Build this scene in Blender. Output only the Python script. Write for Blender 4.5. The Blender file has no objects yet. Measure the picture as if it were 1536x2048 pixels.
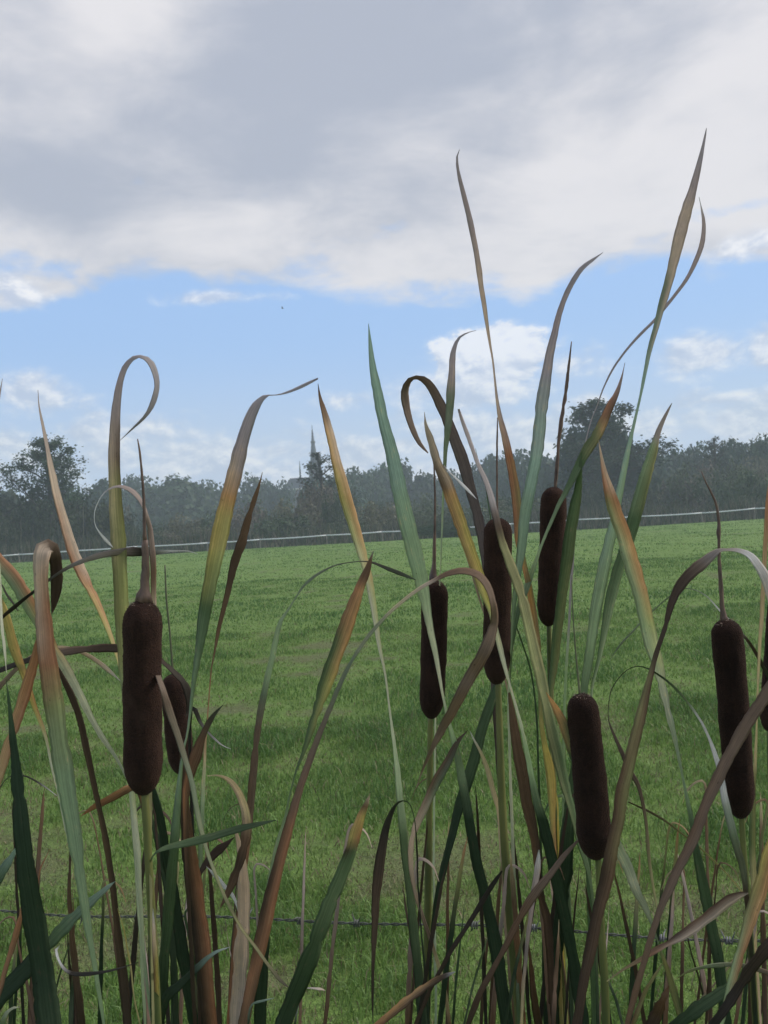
import bpy, math, random
import numpy as np
from mathutils import Vector, Matrix

random.seed(7)
rng = np.random.default_rng(7)
scene = bpy.context.scene
col = scene.collection

# ------------------------------------------------------------------ camera
F_PX = 1900.0                      # focal length in pixels of the 1536 x 2048 photograph
EYE = Vector((0.0, 0.0, 1.55))
PITCH = math.atan(16 / F_PX)
ROLL = math.radians(3.35)
_r0, _u0 = Vector((1, 0, 0)), Vector((0, -math.sin(PITCH), math.cos(PITCH)))
FWD = Vector((0, math.cos(PITCH), math.sin(PITCH)))
RIGHT = _r0 * math.cos(ROLL) - _u0 * math.sin(ROLL)
UP = _u0 * math.cos(ROLL) + _r0 * math.sin(ROLL)
cam_data = bpy.data.cameras.new('camera')
cam_data.sensor_fit = 'VERTICAL'
cam_data.sensor_height = 36.0
cam_data.lens = 36.0 * F_PX / 2048.0
cam_data.clip_start = 0.02
cam_data.clip_end = 6000
cam_data.dof.use_dof = True
cam_data.dof.focus_distance = 1.0
cam_data.dof.aperture_fstop = cam_data.lens / 1.1     # an aperture of about 1.1 mm, as on a phone
camera = bpy.data.objects.new('camera', cam_data)
col.objects.link(camera)
_m = Matrix((RIGHT, UP, -FWD)).transposed().to_4x4()
_m.translation = EYE
camera.matrix_world = _m
scene.camera = camera

def P(u, v, d):
    """world point at depth d (metres along the view axis) for a place in the photograph"""
    return EYE + FWD * d + RIGHT * (d * (u - 768) / F_PX) - UP * (d * (v - 1024) / F_PX)

def az_el(u, v):
    q = (P(u, v, 1.0) - EYE).normalized()
    return math.degrees(math.atan2(q.x, q.y)), math.degrees(math.asin(q.z))

# ------------------------------------------------------------------ view
scene.view_settings.view_transform = 'Standard'
scene.view_settings.look = 'None'
scene.view_settings.exposure = 0.0
scene.view_settings.gamma = 1.0
scene.view_settings.use_curve_mapping = False
scene.render.engine = 'CYCLES'
scene.cycles.use_denoising = True
scene.cycles.max_bounces = 6
scene.cycles.transparent_max_bounces = 6
scene.cycles.volume_bounces = 1
scene.cycles.sample_clamp_indirect = 6

# ------------------------------------------------------------------ sun
SUN_EL, SUN_AZ = math.radians(42), math.radians(78)      # azimuth clockwise from +Y, to the right of the view
sun_data = bpy.data.lights.new('sun', 'SUN')
sun_data.energy = 3.0
sun_data.angle = math.radians(14)
sun_data.color = (1.0, 0.95, 0.88)
sun = bpy.data.objects.new('sun', sun_data)
col.objects.link(sun)
_to_sun = Vector((math.sin(SUN_AZ) * math.cos(SUN_EL), math.cos(SUN_AZ) * math.cos(SUN_EL), math.sin(SUN_EL)))
sun.rotation_euler = (-_to_sun).to_track_quat('-Z', 'Y').to_euler()
sun.location = (20, 10, 30)

# ------------------------------------------------------------------ sky with broken cloud
world = bpy.data.worlds.new('World')
scene.world = world
world.use_nodes = True
world.cycles.sampling_method = 'MANUAL'; world.cycles.sample_map_resolution = 256
WT = world.node_tree
WT.nodes.clear()

class X:
    """a scalar socket with arithmetic, to write node maths as formulas"""
    tree = WT
    def __init__(self, s): self.s = s
    @classmethod
    def op(cls, kind, *args, clamp=False):
        n = cls.tree.nodes.new('ShaderNodeMath'); n.operation = kind; n.use_clamp = clamp
        for i, a in enumerate(args):
            if isinstance(a, X): cls.tree.links.new(a.s, n.inputs[i])
            else: n.inputs[i].default_value = float(a)
        return X(n.outputs[0])
    def __add__(a, b): return X.op('ADD', a, b)
    __radd__ = __add__
    def __sub__(a, b): return X.op('SUBTRACT', a, b)
    def __rsub__(a, b): return X.op('SUBTRACT', b, a)
    def __mul__(a, b): return X.op('MULTIPLY', a, b)
    __rmul__ = __mul__
    def __truediv__(a, b): return X.op('DIVIDE', a, b)

def xmax(a, b): return X.op('MAXIMUM', a, b)
def xmin(a, b): return X.op('MINIMUM', a, b)
def smooth(a, lo, hi):
    n = X.tree.nodes.new('ShaderNodeMapRange'); n.interpolation_type = 'SMOOTHSTEP'
    X.tree.links.new(a.s, n.inputs[0])
    for k, v in ((1, lo), (2, hi), (3, 0.0), (4, 1.0)): n.inputs[k].default_value = v
    return X(n.outputs[0])
def vec(x, y, z):
    n = X.tree.nodes.new('ShaderNodeCombineXYZ')
    for i, a in enumerate((x, y, z)):
        if isinstance(a, X): X.tree.links.new(a.s, n.inputs[i])
        else: n.inputs[i].default_value = float(a)
    return n.outputs[0]
def noise(v, scale, detail=4, rough=0.55, dist=0.0):
    n = X.tree.nodes.new('ShaderNodeTexNoise'); n.noise_dimensions = '3D'
    X.tree.links.new(v, n.inputs['Vector'])
    n.inputs['Scale'].default_value = scale; n.inputs['Detail'].default_value = detail
    n.inputs['Roughness'].default_value = rough; n.inputs['Distortion'].default_value = dist
    return X(n.outputs[0])
def mixc(f, a, b):
    n = X.tree.nodes.new('ShaderNodeMix'); n.data_type = 'RGBA'
    if isinstance(f, X): X.tree.links.new(f.s, n.inputs[0])
    else: n.inputs[0].default_value = f
    for i, c in ((6, a), (7, b)):
        if isinstance(c, tuple): n.inputs[i].default_value = (*c, 1)
        else: X.tree.links.new(c, n.inputs[i])
    return n.outputs[2]
def lin(c):
    return tuple(((x / 255) / 12.92 if x / 255 <= 0.04045 else ((x / 255 + 0.055) / 1.055) ** 2.4) for x in c)

SKY_STRENGTH = 0.1
def skyc(*c): return tuple(1.16 * x / SKY_STRENGTH for x in lin(c))

tc = WT.nodes.new('ShaderNodeTexCoord')
sep = WT.nodes.new('ShaderNodeSeparateXYZ')
WT.links.new(tc.outputs['Generated'], sep.inputs[0])
dx, dy, dz = X(sep.outputs[0]), X(sep.outputs[1]), X(sep.outputs[2])
AZ = X.op('ARCTAN2', dx, dy) * 57.29578
EL = X.op('ARCSINE', dz) * 57.29578
nish = WT.nodes.new('ShaderNodeTexSky')
nish.sky_type = 'NISHITA'; nish.sun_disc = False
nish.sun_elevation = SUN_EL; nish.sun_rotation = SUN_AZ
nish.air_density = 1.0; nish.dust_density = 0.6; nish.ozone_density = 1.5
# clear air, pulled towards the pale summer blue
clear = mixc(0.72, nish.outputs[0], skyc(160, 199, 252))
low_haze = smooth(EL, 11.5, 1.0)
clear = mixc(low_haze * 0.9, clear, skyc(192, 206, 230))

# high grey deck: coverage begins some 13 degrees up and goes on over the zenith
zz = xmax(dz, 0.02) + 0.10
deck_p = vec(dx / zz, dy / zz, 0.37)
n_big = noise(deck_p, 0.62, 6, 0.55, 0.3)
n_mid = noise(deck_p, 1.7, 7, 0.58, 0.4)
n_fine = noise(vec(AZ * 0.045, EL * 0.085, 3.1), 3.2, 7, 0.55, 0.25)
def bump(u, v, ru, rv):
    a, e = az_el(u, v)
    x = (AZ - a) / (ru / 33.16); y = (EL - e) / (rv / 33.16)
    return X.op('EXPONENT', (x * x + y * y) * -1.0)
deck = (EL + AZ * 0.045 - 15.3) * 0.19 + (n_big - 0.5) * 0.7 + (n_fine - 0.5) * 3.0 + 0.1
deck = deck + bump(880, 520, 330, 70) * 0.7 + bump(30, 590, 100, 40) * 0.8 + bump(300, 480, 260, 60) * 0.25
deck = deck - bump(1500, 412, 90, 22) * 0.8 + bump(1480, 480, 170, 40) * 0.9 - bump(330, 630, 300, 45) * 0.5 - bump(1330, 575, 220, 40) * 0.4
deck_m = smooth(deck, -0.32, 0.46)
shade = 0.40 + (n_mid - 0.5) * 1.7 + (n_fine - 0.5) * 1.0 + smooth(EL, 26, 15) * 0.30
shade = shade + bump(230, 20, 130, 80) * 0.55 + bump(1250, 320, 330, 120) * 0.38 + bump(1480, 60, 160, 120) * 0.30
shade = shade - bump(80, 390, 170, 70) * 0.55 - bump(620, 150, 420, 170) * 0.22 - bump(560, 330, 170, 70) * 0.18
deck_c = mixc(smooth(shade, 0.05, 1.05), skyc(168, 173, 187), skyc(222, 219, 221))
sky = mixc(deck_m * 0.97, clear, deck_c)

# fair-weather cumulus low down; the named ones are the ones in view, the field noise carries on all round
cum_p = vec(AZ * 0.1, EL * 0.16, 0.0)
c_n = noise(cum_p, 2.6, 8, 0.6, 0.2)
c_up = noise(vec(AZ * 0.1 + 0.03, EL * 0.16 + 0.055, 0.0), 2.6, 6, 0.6, 0.2)
field = (noise(vec(AZ * 0.06, EL * 0.2, 5.0), 1.6, 4, 0.5) - 0.62) * 2.4 + smooth(EL, 9.5, 3.5) * 0.72 - smooth(EL, 8.0, 12.0) * 2.0
cum = field
top = None
for (u, v, ru, rv, k) in ((985, 722, 165, 82, 1.3), (950, 772, 220, 60, .9), (1130, 730, 100, 45, .6), (1420, 708, 150, 55, .8),
                          (1545, 690, 90, 62, .9), (60, 785, 90, 60, .9), (165, 868, 60, 32, .8), (20, 890, 100, 45, .8),
                          (810, 887, 45, 22, .7), (1452, 838, 40, 22, .85), (420, 596, 170, 20, .55), (35, 590, 90, 45, .7),
                          (1180, 800, 60, 24, .6), (560, 940, 120, 30, .55), (690, 800, 90, 30, .45), (1530, 480, 130, 34, .6)):
    a, e = az_el(u, v)
    x = (AZ - a) / (ru / 33.16); y = (EL - e) / (rv / 33.16)
    b = (1.0 - X.op('SQRT', x * x + y * y)) * k
    cum = xmax(cum, b)
    if (u, v) == (985, 722): main_b = b
cum_v = cum + (c_n - 0.5) * 1.5
cum_m = xmax(smooth(cum_v, 0.02, 0.56), smooth(main_b + (c_n - 0.5) * 1.7, 0.14, 0.34))
a0, e0 = az_el(985, 700)
crest = bump(985, 690, 150, 36)
lit = 0.46 + (c_n - c_up) * 4.6 + crest * 1.0 - smooth(cum_v, 0.5, 1.3) * 0.18
cum_c = mixc(smooth(lit, 0.0, 1.1), skyc(182, 194, 218), skyc(242, 242, 246))
sky = mixc(cum_m * 0.85, sky, cum_c)
bgn = WT.nodes.new('ShaderNodeBackground')
bgn.inputs[1].default_value = SKY_STRENGTH
WT.links.new(sky, bgn.inputs[0])
wo = WT.nodes.new('ShaderNodeOutputWorld')
WT.links.new(bgn.outputs[0], wo.inputs[0])

# ------------------------------------------------------------------ helpers
def tag(o, label=None, category=None, group=None, kind=None):
    if label: o['label'] = label
    if category: o['category'] = category
    if group: o['group'] = group
    if kind: o['kind'] = kind
    return o

def link(name, mesh, mat=None, parent=None):
    o = bpy.data.objects.new(name, mesh)
    col.objects.link(o)
    if mat is not None and mesh is not None and not mesh.materials: mesh.materials.append(mat)
    if parent is not None:
        o.parent = parent
        o.matrix_parent_inverse = parent.matrix_world.inverted() if False else Matrix.Translation(-parent.location)
    return o

def empty(name, loc):
    o = bpy.data.objects.new(name, None)
    o.empty_display_size = 0.1
    o.location = loc
    col.objects.link(o)
    return o

def mesh_np(name, verts, faces, colors=None, uvs=None, smooth_shade=True):
    """verts (n,3); faces (m,k) one polygon size; colours per vertex; uvs per vertex"""
    verts = np.asarray(verts, dtype=np.float32); faces = np.asarray(faces, dtype=np.int32)
    me = bpy.data.meshes.new(name)
    m, k = faces.shape
    me.vertices.add(len(verts)); me.vertices.foreach_set('co', verts.ravel())
    me.loops.add(m * k); me.loops.foreach_set('vertex_index', faces.ravel())
    me.polygons.add(m); me.polygons.foreach_set('loop_start', np.arange(0, m * k, k, dtype=np.int32))
    if colors is not None:
        at = me.color_attributes.new('Col', 'FLOAT_COLOR', 'POINT')
        c4 = np.ones((len(verts), 4), dtype=np.float32); c4[:, :3] = colors
        at.data.foreach_set('color', c4.ravel())
    if uvs is not None:
        uv = me.uv_layers.new(name='UVMap')
        uv.data.foreach_set('uv', np.asarray(uvs, dtype=np.float32)[faces.ravel()].ravel())
    me.update(calc_edges=True)
    if smooth_shade: me.polygons.foreach_set('use_smooth', np.ones(m, dtype=bool))
    return me

def catmull(pts, n):
    """n samples through the rows of pts, spaced evenly by length of the first two columns"""
    p = np.asarray(pts, float)
    if len(p) == 2: return p[0] + (p[1] - p[0]) * np.linspace(0, 1, n)[:, None]
    ext = np.vstack([2 * p[0] - p[1], p, 2 * p[-1] - p[-2]])
    out = []
    for i in range(1, len(ext) - 2):
        p0, p1, p2, p3 = ext[i - 1], ext[i], ext[i + 1], ext[i + 2]
        t = np.linspace(0, 1, 14, endpoint=False)[:, None]
        out.append(0.5 * ((2 * p1) + (-p0 + p2) * t + (2 * p0 - 5 * p1 + 4 * p2 - p3) * t ** 2 + (-p0 + 3 * p1 - 3 * p2 + p3) * t ** 3))
    out.append(p[-1:])
    q = np.vstack(out)
    s = np.concatenate([[0], np.cumsum(np.linalg.norm(np.diff(q[:, :2], axis=0), axis=1))])
    ss = np.linspace(0, s[-1], n)
    return np.stack([np.interp(ss, s, q[:, j]) for j in range(q.shape[1])], axis=1)

def tube(points, radii, sides=8, jitter=0.0, seed=0):
    """swept round tube with closed ends, quads only"""
    r = np.random.default_rng(seed)
    p = np.asarray(points, float); n = len(p)
    t = np.gradient(p, axis=0); t /= np.linalg.norm(t, axis=1)[:, None] + 1e-12
    ref = np.array([0.0, 1.0, 0.0]) if abs(t[:, 1]).mean() < 0.8 else np.array([1.0, 0, 0])
    b = np.cross(t, ref); b /= np.linalg.norm(b, axis=1)[:, None] + 1e-12
    c = np.cross(b, t)
    a = np.linspace(0, 2 * np.pi, sides, endpoint=False)
    rad = np.asarray(radii, float)[:, None] * (1 + jitter * r.standard_normal((n, sides)))
    v = p[:, None, :] + rad[..., None] * (np.cos(a)[None, :, None] * b[:, None, :] + np.sin(a)[None, :, None] * c[:, None, :])
    v = v.reshape(-1, 3)
    i = np.arange(n - 1)[:, None] * sides; j = np.arange(sides)[None, :]; k = (j + 1) % sides
    f = np.stack([i + j, i + k, i + sides + k, i + sides + j], axis=-1).reshape(-1, 4)
    return v, f

def join(parts):
    vs, fs, o = [], [], 0
    for v, f in parts:
        vs.append(v); fs.append(f + o); o += len(v)
    return np.vstack(vs), np.vstack(fs)

def box(x0, x1, y0, y1, z0, z1):
    v = np.array([(x, y, z) for z in (z0, z1) for y in (y0, y1) for x in (x0, x1)], float)
    f = np.array([(0, 2, 3, 1), (4, 5, 7, 6), (0, 1, 5, 4), (2, 6, 7, 3), (0, 4, 6, 2), (1, 3, 7, 5)])
    return v, f

def value_noise(x, y, scale, seed):
    """smooth value noise 0..1 on arrays"""
    r = np.random.default_rng(seed); g = r.random((256, 256))
    x = np.asarray(x) / scale; y = np.asarray(y) / scale
    xi = np.floor(x).astype(int); yi = np.floor(y).astype(int)
    fx = x - xi; fy = y - yi; fx = fx * fx * (3 - 2 * fx); fy = fy * fy * (3 - 2 * fy)
    a = g[xi % 256, yi % 256]; b = g[(xi + 1) % 256, yi % 256]; c = g[xi % 256, (yi + 1) % 256]; d = g[(xi + 1) % 256, (yi + 1) % 256]
    return (a * (1 - fx) + b * fx) * (1 - fy) + (c * (1 - fx) + d * fx) * fy

# ------------------------------------------------------------------ materials
def new_mat(name):
    m = bpy.data.materials.new(name); m.use_nodes = True
    nt = m.node_tree; X.tree = nt
    bs = nt.nodes['Principled BSDF']
    return m, nt, bs
def attr(nt, name='Col'):
    n = nt.nodes.new('ShaderNodeAttribute'); n.attribute_name = name
    return n.outputs['Color']
def coord(nt, kind='Object', scale=(1, 1, 1)):
    t = nt.nodes.new('ShaderNodeTexCoord'); mp = nt.nodes.new('ShaderNodeMapping')
    mp.inputs['Scale'].default_value = scale
    nt.links.new(t.outputs[kind], mp.inputs[0])
    return mp.outputs[0]
def bumpn(nt, bs, h, strength, distance):
    b = nt.nodes.new('ShaderNodeBump'); b.inputs['Strength'].default_value = strength; b.inputs['Distance'].default_value = distance
    nt.links.new(h.s, b.inputs['Height']); nt.links.new(b.outputs[0], bs.inputs['Normal'])
    return b.outputs[0]
def mul_col(nt, c, f):
    """colour times scalar"""
    n = nt.nodes.new('ShaderNodeVectorMath'); n.operation = 'SCALE'
    nt.links.new(c, n.inputs[0]); nt.links.new(f.s, n.inputs['Scale'])
    return n.outputs[0]
def two_sided_leaf(nt, bs, colr, trans, normal=None):
    tr = nt.nodes.new('ShaderNodeBsdfTranslucent'); nt.links.new(colr, tr.inputs[0])
    mx = nt.nodes.new('ShaderNodeMixShader'); mx.inputs[0].default_value = trans
    nt.links.new(bs.outputs[0], mx.inputs[1]); nt.links.new(tr.outputs[0], mx.inputs[2])
    out = nt.nodes['Material Output']; nt.links.new(mx.outputs[0], out.inputs[0])

def plain(name, c, rough=0.8, var=0.25, scale=3.0, metal=0.0):
    m, nt, bs = new_mat(name)
    n = noise(coord(nt), scale, 5, 0.6)
    colr = mixc(smooth(n, 0.3, 0.7), tuple(x * (1 - var) for x in c), tuple(min(1, x * (1 + var)) for x in c))
    nt.links.new(colr, bs.inputs['Base Color'])
    bs.inputs['Roughness'].default_value = rough; bs.inputs['Metallic'].default_value = metal
    bumpn(nt, bs, n, 0.3, 0.01)
    return m
M = {}
# cattail leaf: colour per vertex with the stand's shade in its dark green, parallel veins, blotches
m, nt, bs = new_mat('cattail_leaf')
uvn = nt.nodes.new('ShaderNodeUVMap')
sp = nt.nodes.new('ShaderNodeSeparateXYZ'); nt.links.new(uvn.outputs[0], sp.inputs[0])
uu, vv = X(sp.outputs[0]), X(sp.outputs[1])
oi = nt.nodes.new('ShaderNodeObjectInfo'); rnd = X(oi.outputs['Random']) * 37.0
veins = noise(vec(uu * 14.0, vv * 0.35, rnd), 1.0, 4, 0.7)
blot = noise(vec(uu * 1.6, vv * 2.6, rnd), 2.0, 6, 0.65)
spots = smooth(noise(vec(uu * 4.0, vv * 9.0, rnd), 1.3, 3, 0.6), 0.66, 0.76)
sere = smooth(blot + (veins - 0.5) * 0.5, 0.60, 0.72)
lum = nt.nodes.new('ShaderNodeRGBToBW'); nt.links.new(attr(nt), lum.inputs[0])
straw = mul_col(nt, vec(1.35, 1.05, 0.68), X(lum.outputs[0]))
colr = mul_col(nt, mixc(sere * 0.55, attr(nt), straw), 0.52 + smooth(veins, 0.32, 0.68) * 0.42 + blot * 0.48 - spots * 0.5)
nt.links.new(colr, bs.inputs['Base Color'])
bs.inputs['Roughness'].default_value = 0.62; bs.inputs['Specular IOR Level'].default_value = 0.2
bumpn(nt, bs, veins + blot * 0.5, 0.35, 0.0012)
two_sided_leaf(nt, bs, colr, 0.55)
M['leaf'] = m
# velvety seed head
m, nt, bs = new_mat('cattail_head')
p = coord(nt)
fn = noise(p, 900, 3, 0.6); ln = noise(p, 60, 4, 0.6); st = noise(coord(nt, 'Object', (300, 300, 40)), 1.0, 3, 0.6)
worn = smooth(noise(p, 26, 4, 0.65), 0.56, 0.74)
hc = mixc(smooth(fn * 0.5 + ln * 0.35 + st * 0.25, 0.35, 0.75), (0.010, 0.0065, 0.006), (0.050, 0.027, 0.020))
oi2 = nt.nodes.new('ShaderNodeObjectInfo')
nt.links.new(mul_col(nt, mixc(worn * 0.5, hc, (0.070, 0.042, 0.032)), 0.55 + X(oi2.outputs['Random']) * 0.6), bs.inputs['Base Color'])
bs.inputs['Roughness'].default_value = 0.95; bs.inputs['Specular IOR Level'].default_value = 0.1
bs.inputs['Sheen Weight'].default_value = 0.12; bs.inputs['Sheen Roughness'].default_value = 0.45
bs.inputs['Sheen Tint'].default_value = (0.75, 0.42, 0.30, 1)
bumpn(nt, bs, fn + ln * 0.8, 0.9, 0.0015)
M['head'] = m
def stem_mat(name, c0, c1, sc=(80, 80, 6)):
    m, nt, bs = new_mat(name)
    n = noise(coord(nt, 'Object', sc), 1.0, 4, 0.6); w = noise(coord(nt), 14, 3, 0.6)
    nt.links.new(mixc(smooth(n * 0.6 + w * 0.4, 0.35, 0.65), c0, c1), bs.inputs['Base Color'])
    bs.inputs['Roughness'].default_value = 0.55
    bumpn(nt, bs, n, 0.3, 0.0008)
    return m
M['stalk'] = stem_mat('cattail_stalk', (0.055, 0.075, 0.02), (0.17, 0.17, 0.05))
M['stalk_dark'] = stem_mat('cattail_stalk_brown', (0.05, 0.05, 0.022), (0.13, 0.11, 0.045))
M['spike'] = stem_mat('male_spike', (0.045, 0.026, 0.02), (0.17, 0.105, 0.075), (200, 200, 60))
M['spike_green'] = stem_mat('green_spike', (0.06, 0.075, 0.035), (0.15, 0.15, 0.08))

M['fuzz'] = plain('head_fuzz', (0.026, 0.017, 0.014), 0.95, 0.5, 200)
M['fluff'] = plain('seed_fluff', (0.32, 0.24, 0.19), 0.95, 0.2, 200)

# ------------------------------------------------------------------ the ground: pasture with a reed ditch in front
def ground_z(x, y):
    x = np.asarray(x, float); y = np.asarray(y, float)
    z = 0.05 * (value_noise(x + 300, y + 300, 2.3, 11) - 0.5) + 0.03 * (value_noise(x + 300, y + 300, 0.7, 12) - 0.5)
    z = z * np.clip((y - 1.0) / 1.0, 0.1, 1)
    z = z + 0.25 * (value_noise(x + 300, y + 300, 17, 13) - 0.5) * np.clip((y - 6) / 10, 0, 1) * np.clip((75 - y) / 20, 0, 1)
    z = z - 0.32 * np.exp(-((y - 0.85) / 0.42) ** 2)            # the ditch the cattails stand in
    z = z - 0.9 * np.exp(-((y - 73.0) / 1.6) ** 2)              # the far ditch behind the rail
    return z
def lush_at(x, y):
    N_ = lambda sc, sd: value_noise(np.asarray(x) + 300, np.asarray(y) + 300, sc, sd)
    l = 0.34 * N_(1.1, 21) + 0.36 * N_(0.42, 22) + 0.20 * N_(0.15, 24) + 0.10 * N_(4.2, 23)
    return np.clip((l - 0.5) * 2.0 + 0.50 + 0.20 * np.clip((np.asarray(y) - 3.5) / 5, 0, 1), 0, 1)
gy = np.unique(np.concatenate([np.linspace(-60, 0, 10), np.linspace(0, 2, 21), np.linspace(2, 12, 110), np.linspace(12, 90, 150), np.geomspace(90, 470, 12)]))
gx = np.unique(np.concatenate([-np.geomspace(8, 470, 24)[::-1], np.linspace(-8, 8, 170), np.geomspace(8, 470, 24)]))
GX, GY = np.meshgrid(gx, gy)
GV = np.stack([GX, GY, ground_z(GX, GY)], axis=-1).reshape(-1, 3)
nx = len(gx)
ii, jj = np.meshgrid(np.arange(len(gy) - 1), np.arange(nx - 1), indexing='ij')
b0 = (ii * nx + jj).ravel()
m, nt, bs = new_mat('pasture_ground')
p = coord(nt)
nb = noise(p, 0.45, 5, 0.6); nm = noise(p, 2.2, 5, 0.65); nf = noise(p, 16, 5, 0.7); nff = noise(p, 70, 3, 0.7)
green = mixc(smooth(nm * 0.6 + nf * 0.4, 0.35, 0.65), (0.120, 0.195, 0.050), (0.195, 0.300, 0.078))
green = mixc(smooth(nb * 0.5 + nm * 0.3 + nff * 0.2, 0.42, 0.68), green, (0.155, 0.255, 0.064))
earth = mixc(nf, (0.070, 0.060, 0.040), (0.210, 0.185, 0.115))
lat = nt.nodes.new('ShaderNodeSeparateXYZ'); nt.links.new(attr(nt), lat.inputs[0])
worn = smooth(X(lat.outputs[0]) + (nf - 0.5) * 0.5 + (nff - 0.5) * 0.4, 0.46, 0.12)
nt.links.new(mixc(worn * 0.6, green, earth), bs.inputs['Base Color'])
bs.inputs['Roughness'].default_value = 0.9; bs.inputs['Specular IOR Level'].default_value = 0.15
bumpn(nt, bs, nf + nff * 0.6 + nm * 0.8, 0.9, 0.05)
M['ground'] = m
tag(link('pasture_ground', mesh_np('pasture_ground', GV, np.stack([b0, b0 + 1, b0 + nx + 1, b0 + nx], axis=1), np.repeat(lush_at(GX, GY).reshape(-1, 1), 3, axis=1)), M['ground']), kind='structure')

# ------------------------------------------------------------------ pasture grass, blade by blade
def grass_patch(y0, y1, per_m2, hgt, wid, seed, gap=True):
    r = np.random.default_rng(seed)
    ymid = (y0 + y1) / 2
    half = lambda y: 0.42 * y + 0.9
    n = int(per_m2 * (y1 - y0) * 2 * half(ymid))
    y = np.sqrt(r.random(n) * (y1 ** 2 - y0 ** 2) + y0 ** 2)
    x = (r.random(n) * 2 - 1) * half(y)
    lush = lush_at(x, y)
    keep = r.random(n) < np.clip(0.55 + (lush - 0.2) * 1.2, 0.5, 1)
    x, y, lush = x[keep], y[keep], lush[keep]
    n = len(x)
    h = hgt * (0.30 + 1.25 * lush ** 1.7) * (0.6 + 0.8 * r.random(n))
    w = wid * (0.6 + 0.8 * r.random(n))
    a = r.random(n) * 2 * np.pi; la = r.random(n) * 2 * np.pi; le = h * (0.2 + 1.1 * r.random(n) ** 1.5)
    dxw, dyw = np.cos(a) * w / 2, np.sin(a) * w / 2
    lx, ly = np.cos(la) * le, np.sin(la) * le
    z = ground_z(x, y) - 0.004
    V = np.zeros((n, 5, 3), np.float32)
    V[:, 0] = np.stack([x - dxw, y - dyw, z], 1); V[:, 1] = np.stack([x + dxw, y + dyw, z], 1)
    V[:, 2] = np.stack([x - dxw * .8 + lx * .35, y - dyw * .8 + ly * .35, z + h * .6], 1)
    V[:, 3] = np.stack([x + dxw * .8 + lx * .35, y + dyw * .8 + ly * .35, z + h * .6], 1)
    V[:, 4] = np.stack([x + lx, y + ly, z + h * (0.95 - 0.35 * r.random(n))], 1)
    b = np.arange(n)[:, None] * 5
    Fc = np.concatenate([b + np.array([[0, 1, 3]]), b + np.array([[0, 3, 2]]), b + np.array([[2, 3, 4]])])
    lo, mid, hi = np.array([0.215, 0.200, 0.094]), np.array([0.150, 0.250, 0.058]), np.array([0.094, 0.188, 0.044])
    k_ = lush[:, None]
    base = np.where(k_ < .5, lo + (mid - lo) * k_ * 2, mid + (hi - mid) * (k_ * 2 - 1))
    calm = 0.35 if y0 < 5 else 0.22 if y0 < 12 else 0.12
    var = (1 - calm + 2 * calm * r.random(n))[:, None]
    C = base * var
    dry = r.random(n) < np.clip(0.72 - lush * 1.25, 0.02 + calm * .1, 0.55) * min(1, calm * 3)
    C[dry] = np.array([0.26, 0.215, 0.13]) * (0.4 + 0.9 * r.random((dry.sum(), 1)))
    yel = r.random(n) < 0.06; C[yel] = np.array([0.17, 0.22, 0.06]) * (0.8 + 0.4 * r.random((yel.sum(), 1)))
    return V.reshape(-1, 3), Fc, np.repeat(C, 5, axis=0)
m, nt, bs = new_mat('grass_blade')
colr = attr(nt)
nt.links.new(colr, bs.inputs['Base Color']); bs.inputs['Roughness'].default_value = 0.5; bs.inputs['Specular IOR Level'].default_value = 0.3
two_sided_leaf(nt, bs, colr, 0.35)
M['grass'] = m
gv, gf, gc, off = [], [], [], 0
for args in ((2.2, 4.2, 6800, .068, .0040, 1), (4.2, 7.5, 3500, .060, .0052, 2), (7.5, 14, 1200, .050, .0080, 3), (14, 27, 270, .045, .015, 4), (27, 70.5, 34, .04, .032, 5)):
    v, f, c = grass_patch(*args)
    gv.append(v); gf.append(f + off); gc.append(c); off += len(v)
grass = link('pasture_grass', mesh_np('pasture_grass', np.vstack(gv), np.vstack(gf), np.vstack(gc), smooth_shade=False), M['grass'])
tag(grass, 'short green pasture grass with worn brownish patches', 'grass', kind='stuff')

# ------------------------------------------------------------------ far side of the pasture: white rail, reeds, scrub
m, nt, bs = new_mat('foliage')
oi = nt.nodes.new('ShaderNodeObjectInfo')
colr = mul_col(nt, attr(nt), 0.85 + X(oi.outputs['Random']) * 0.3)
nt.links.new(colr, bs.inputs['Base Color']); bs.inputs['Roughness'].default_value = 0.6; bs.inputs['Specular IOR Level'].default_value = 0.25
two_sided_leaf(nt, bs, colr, 0.25)
M['foliage'] = m
M['bark'] = plain('bark', (0.045, 0.04, 0.034), 0.9, 0.4, 6)
M['white_rail'] = plain('white_rail', (0.74, 0.76, 0.80), 0.45, 0.05, 2)
M['post'] = plain('weathered_post', (0.20, 0.18, 0.16), 0.85, 0.3, 9)

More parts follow.
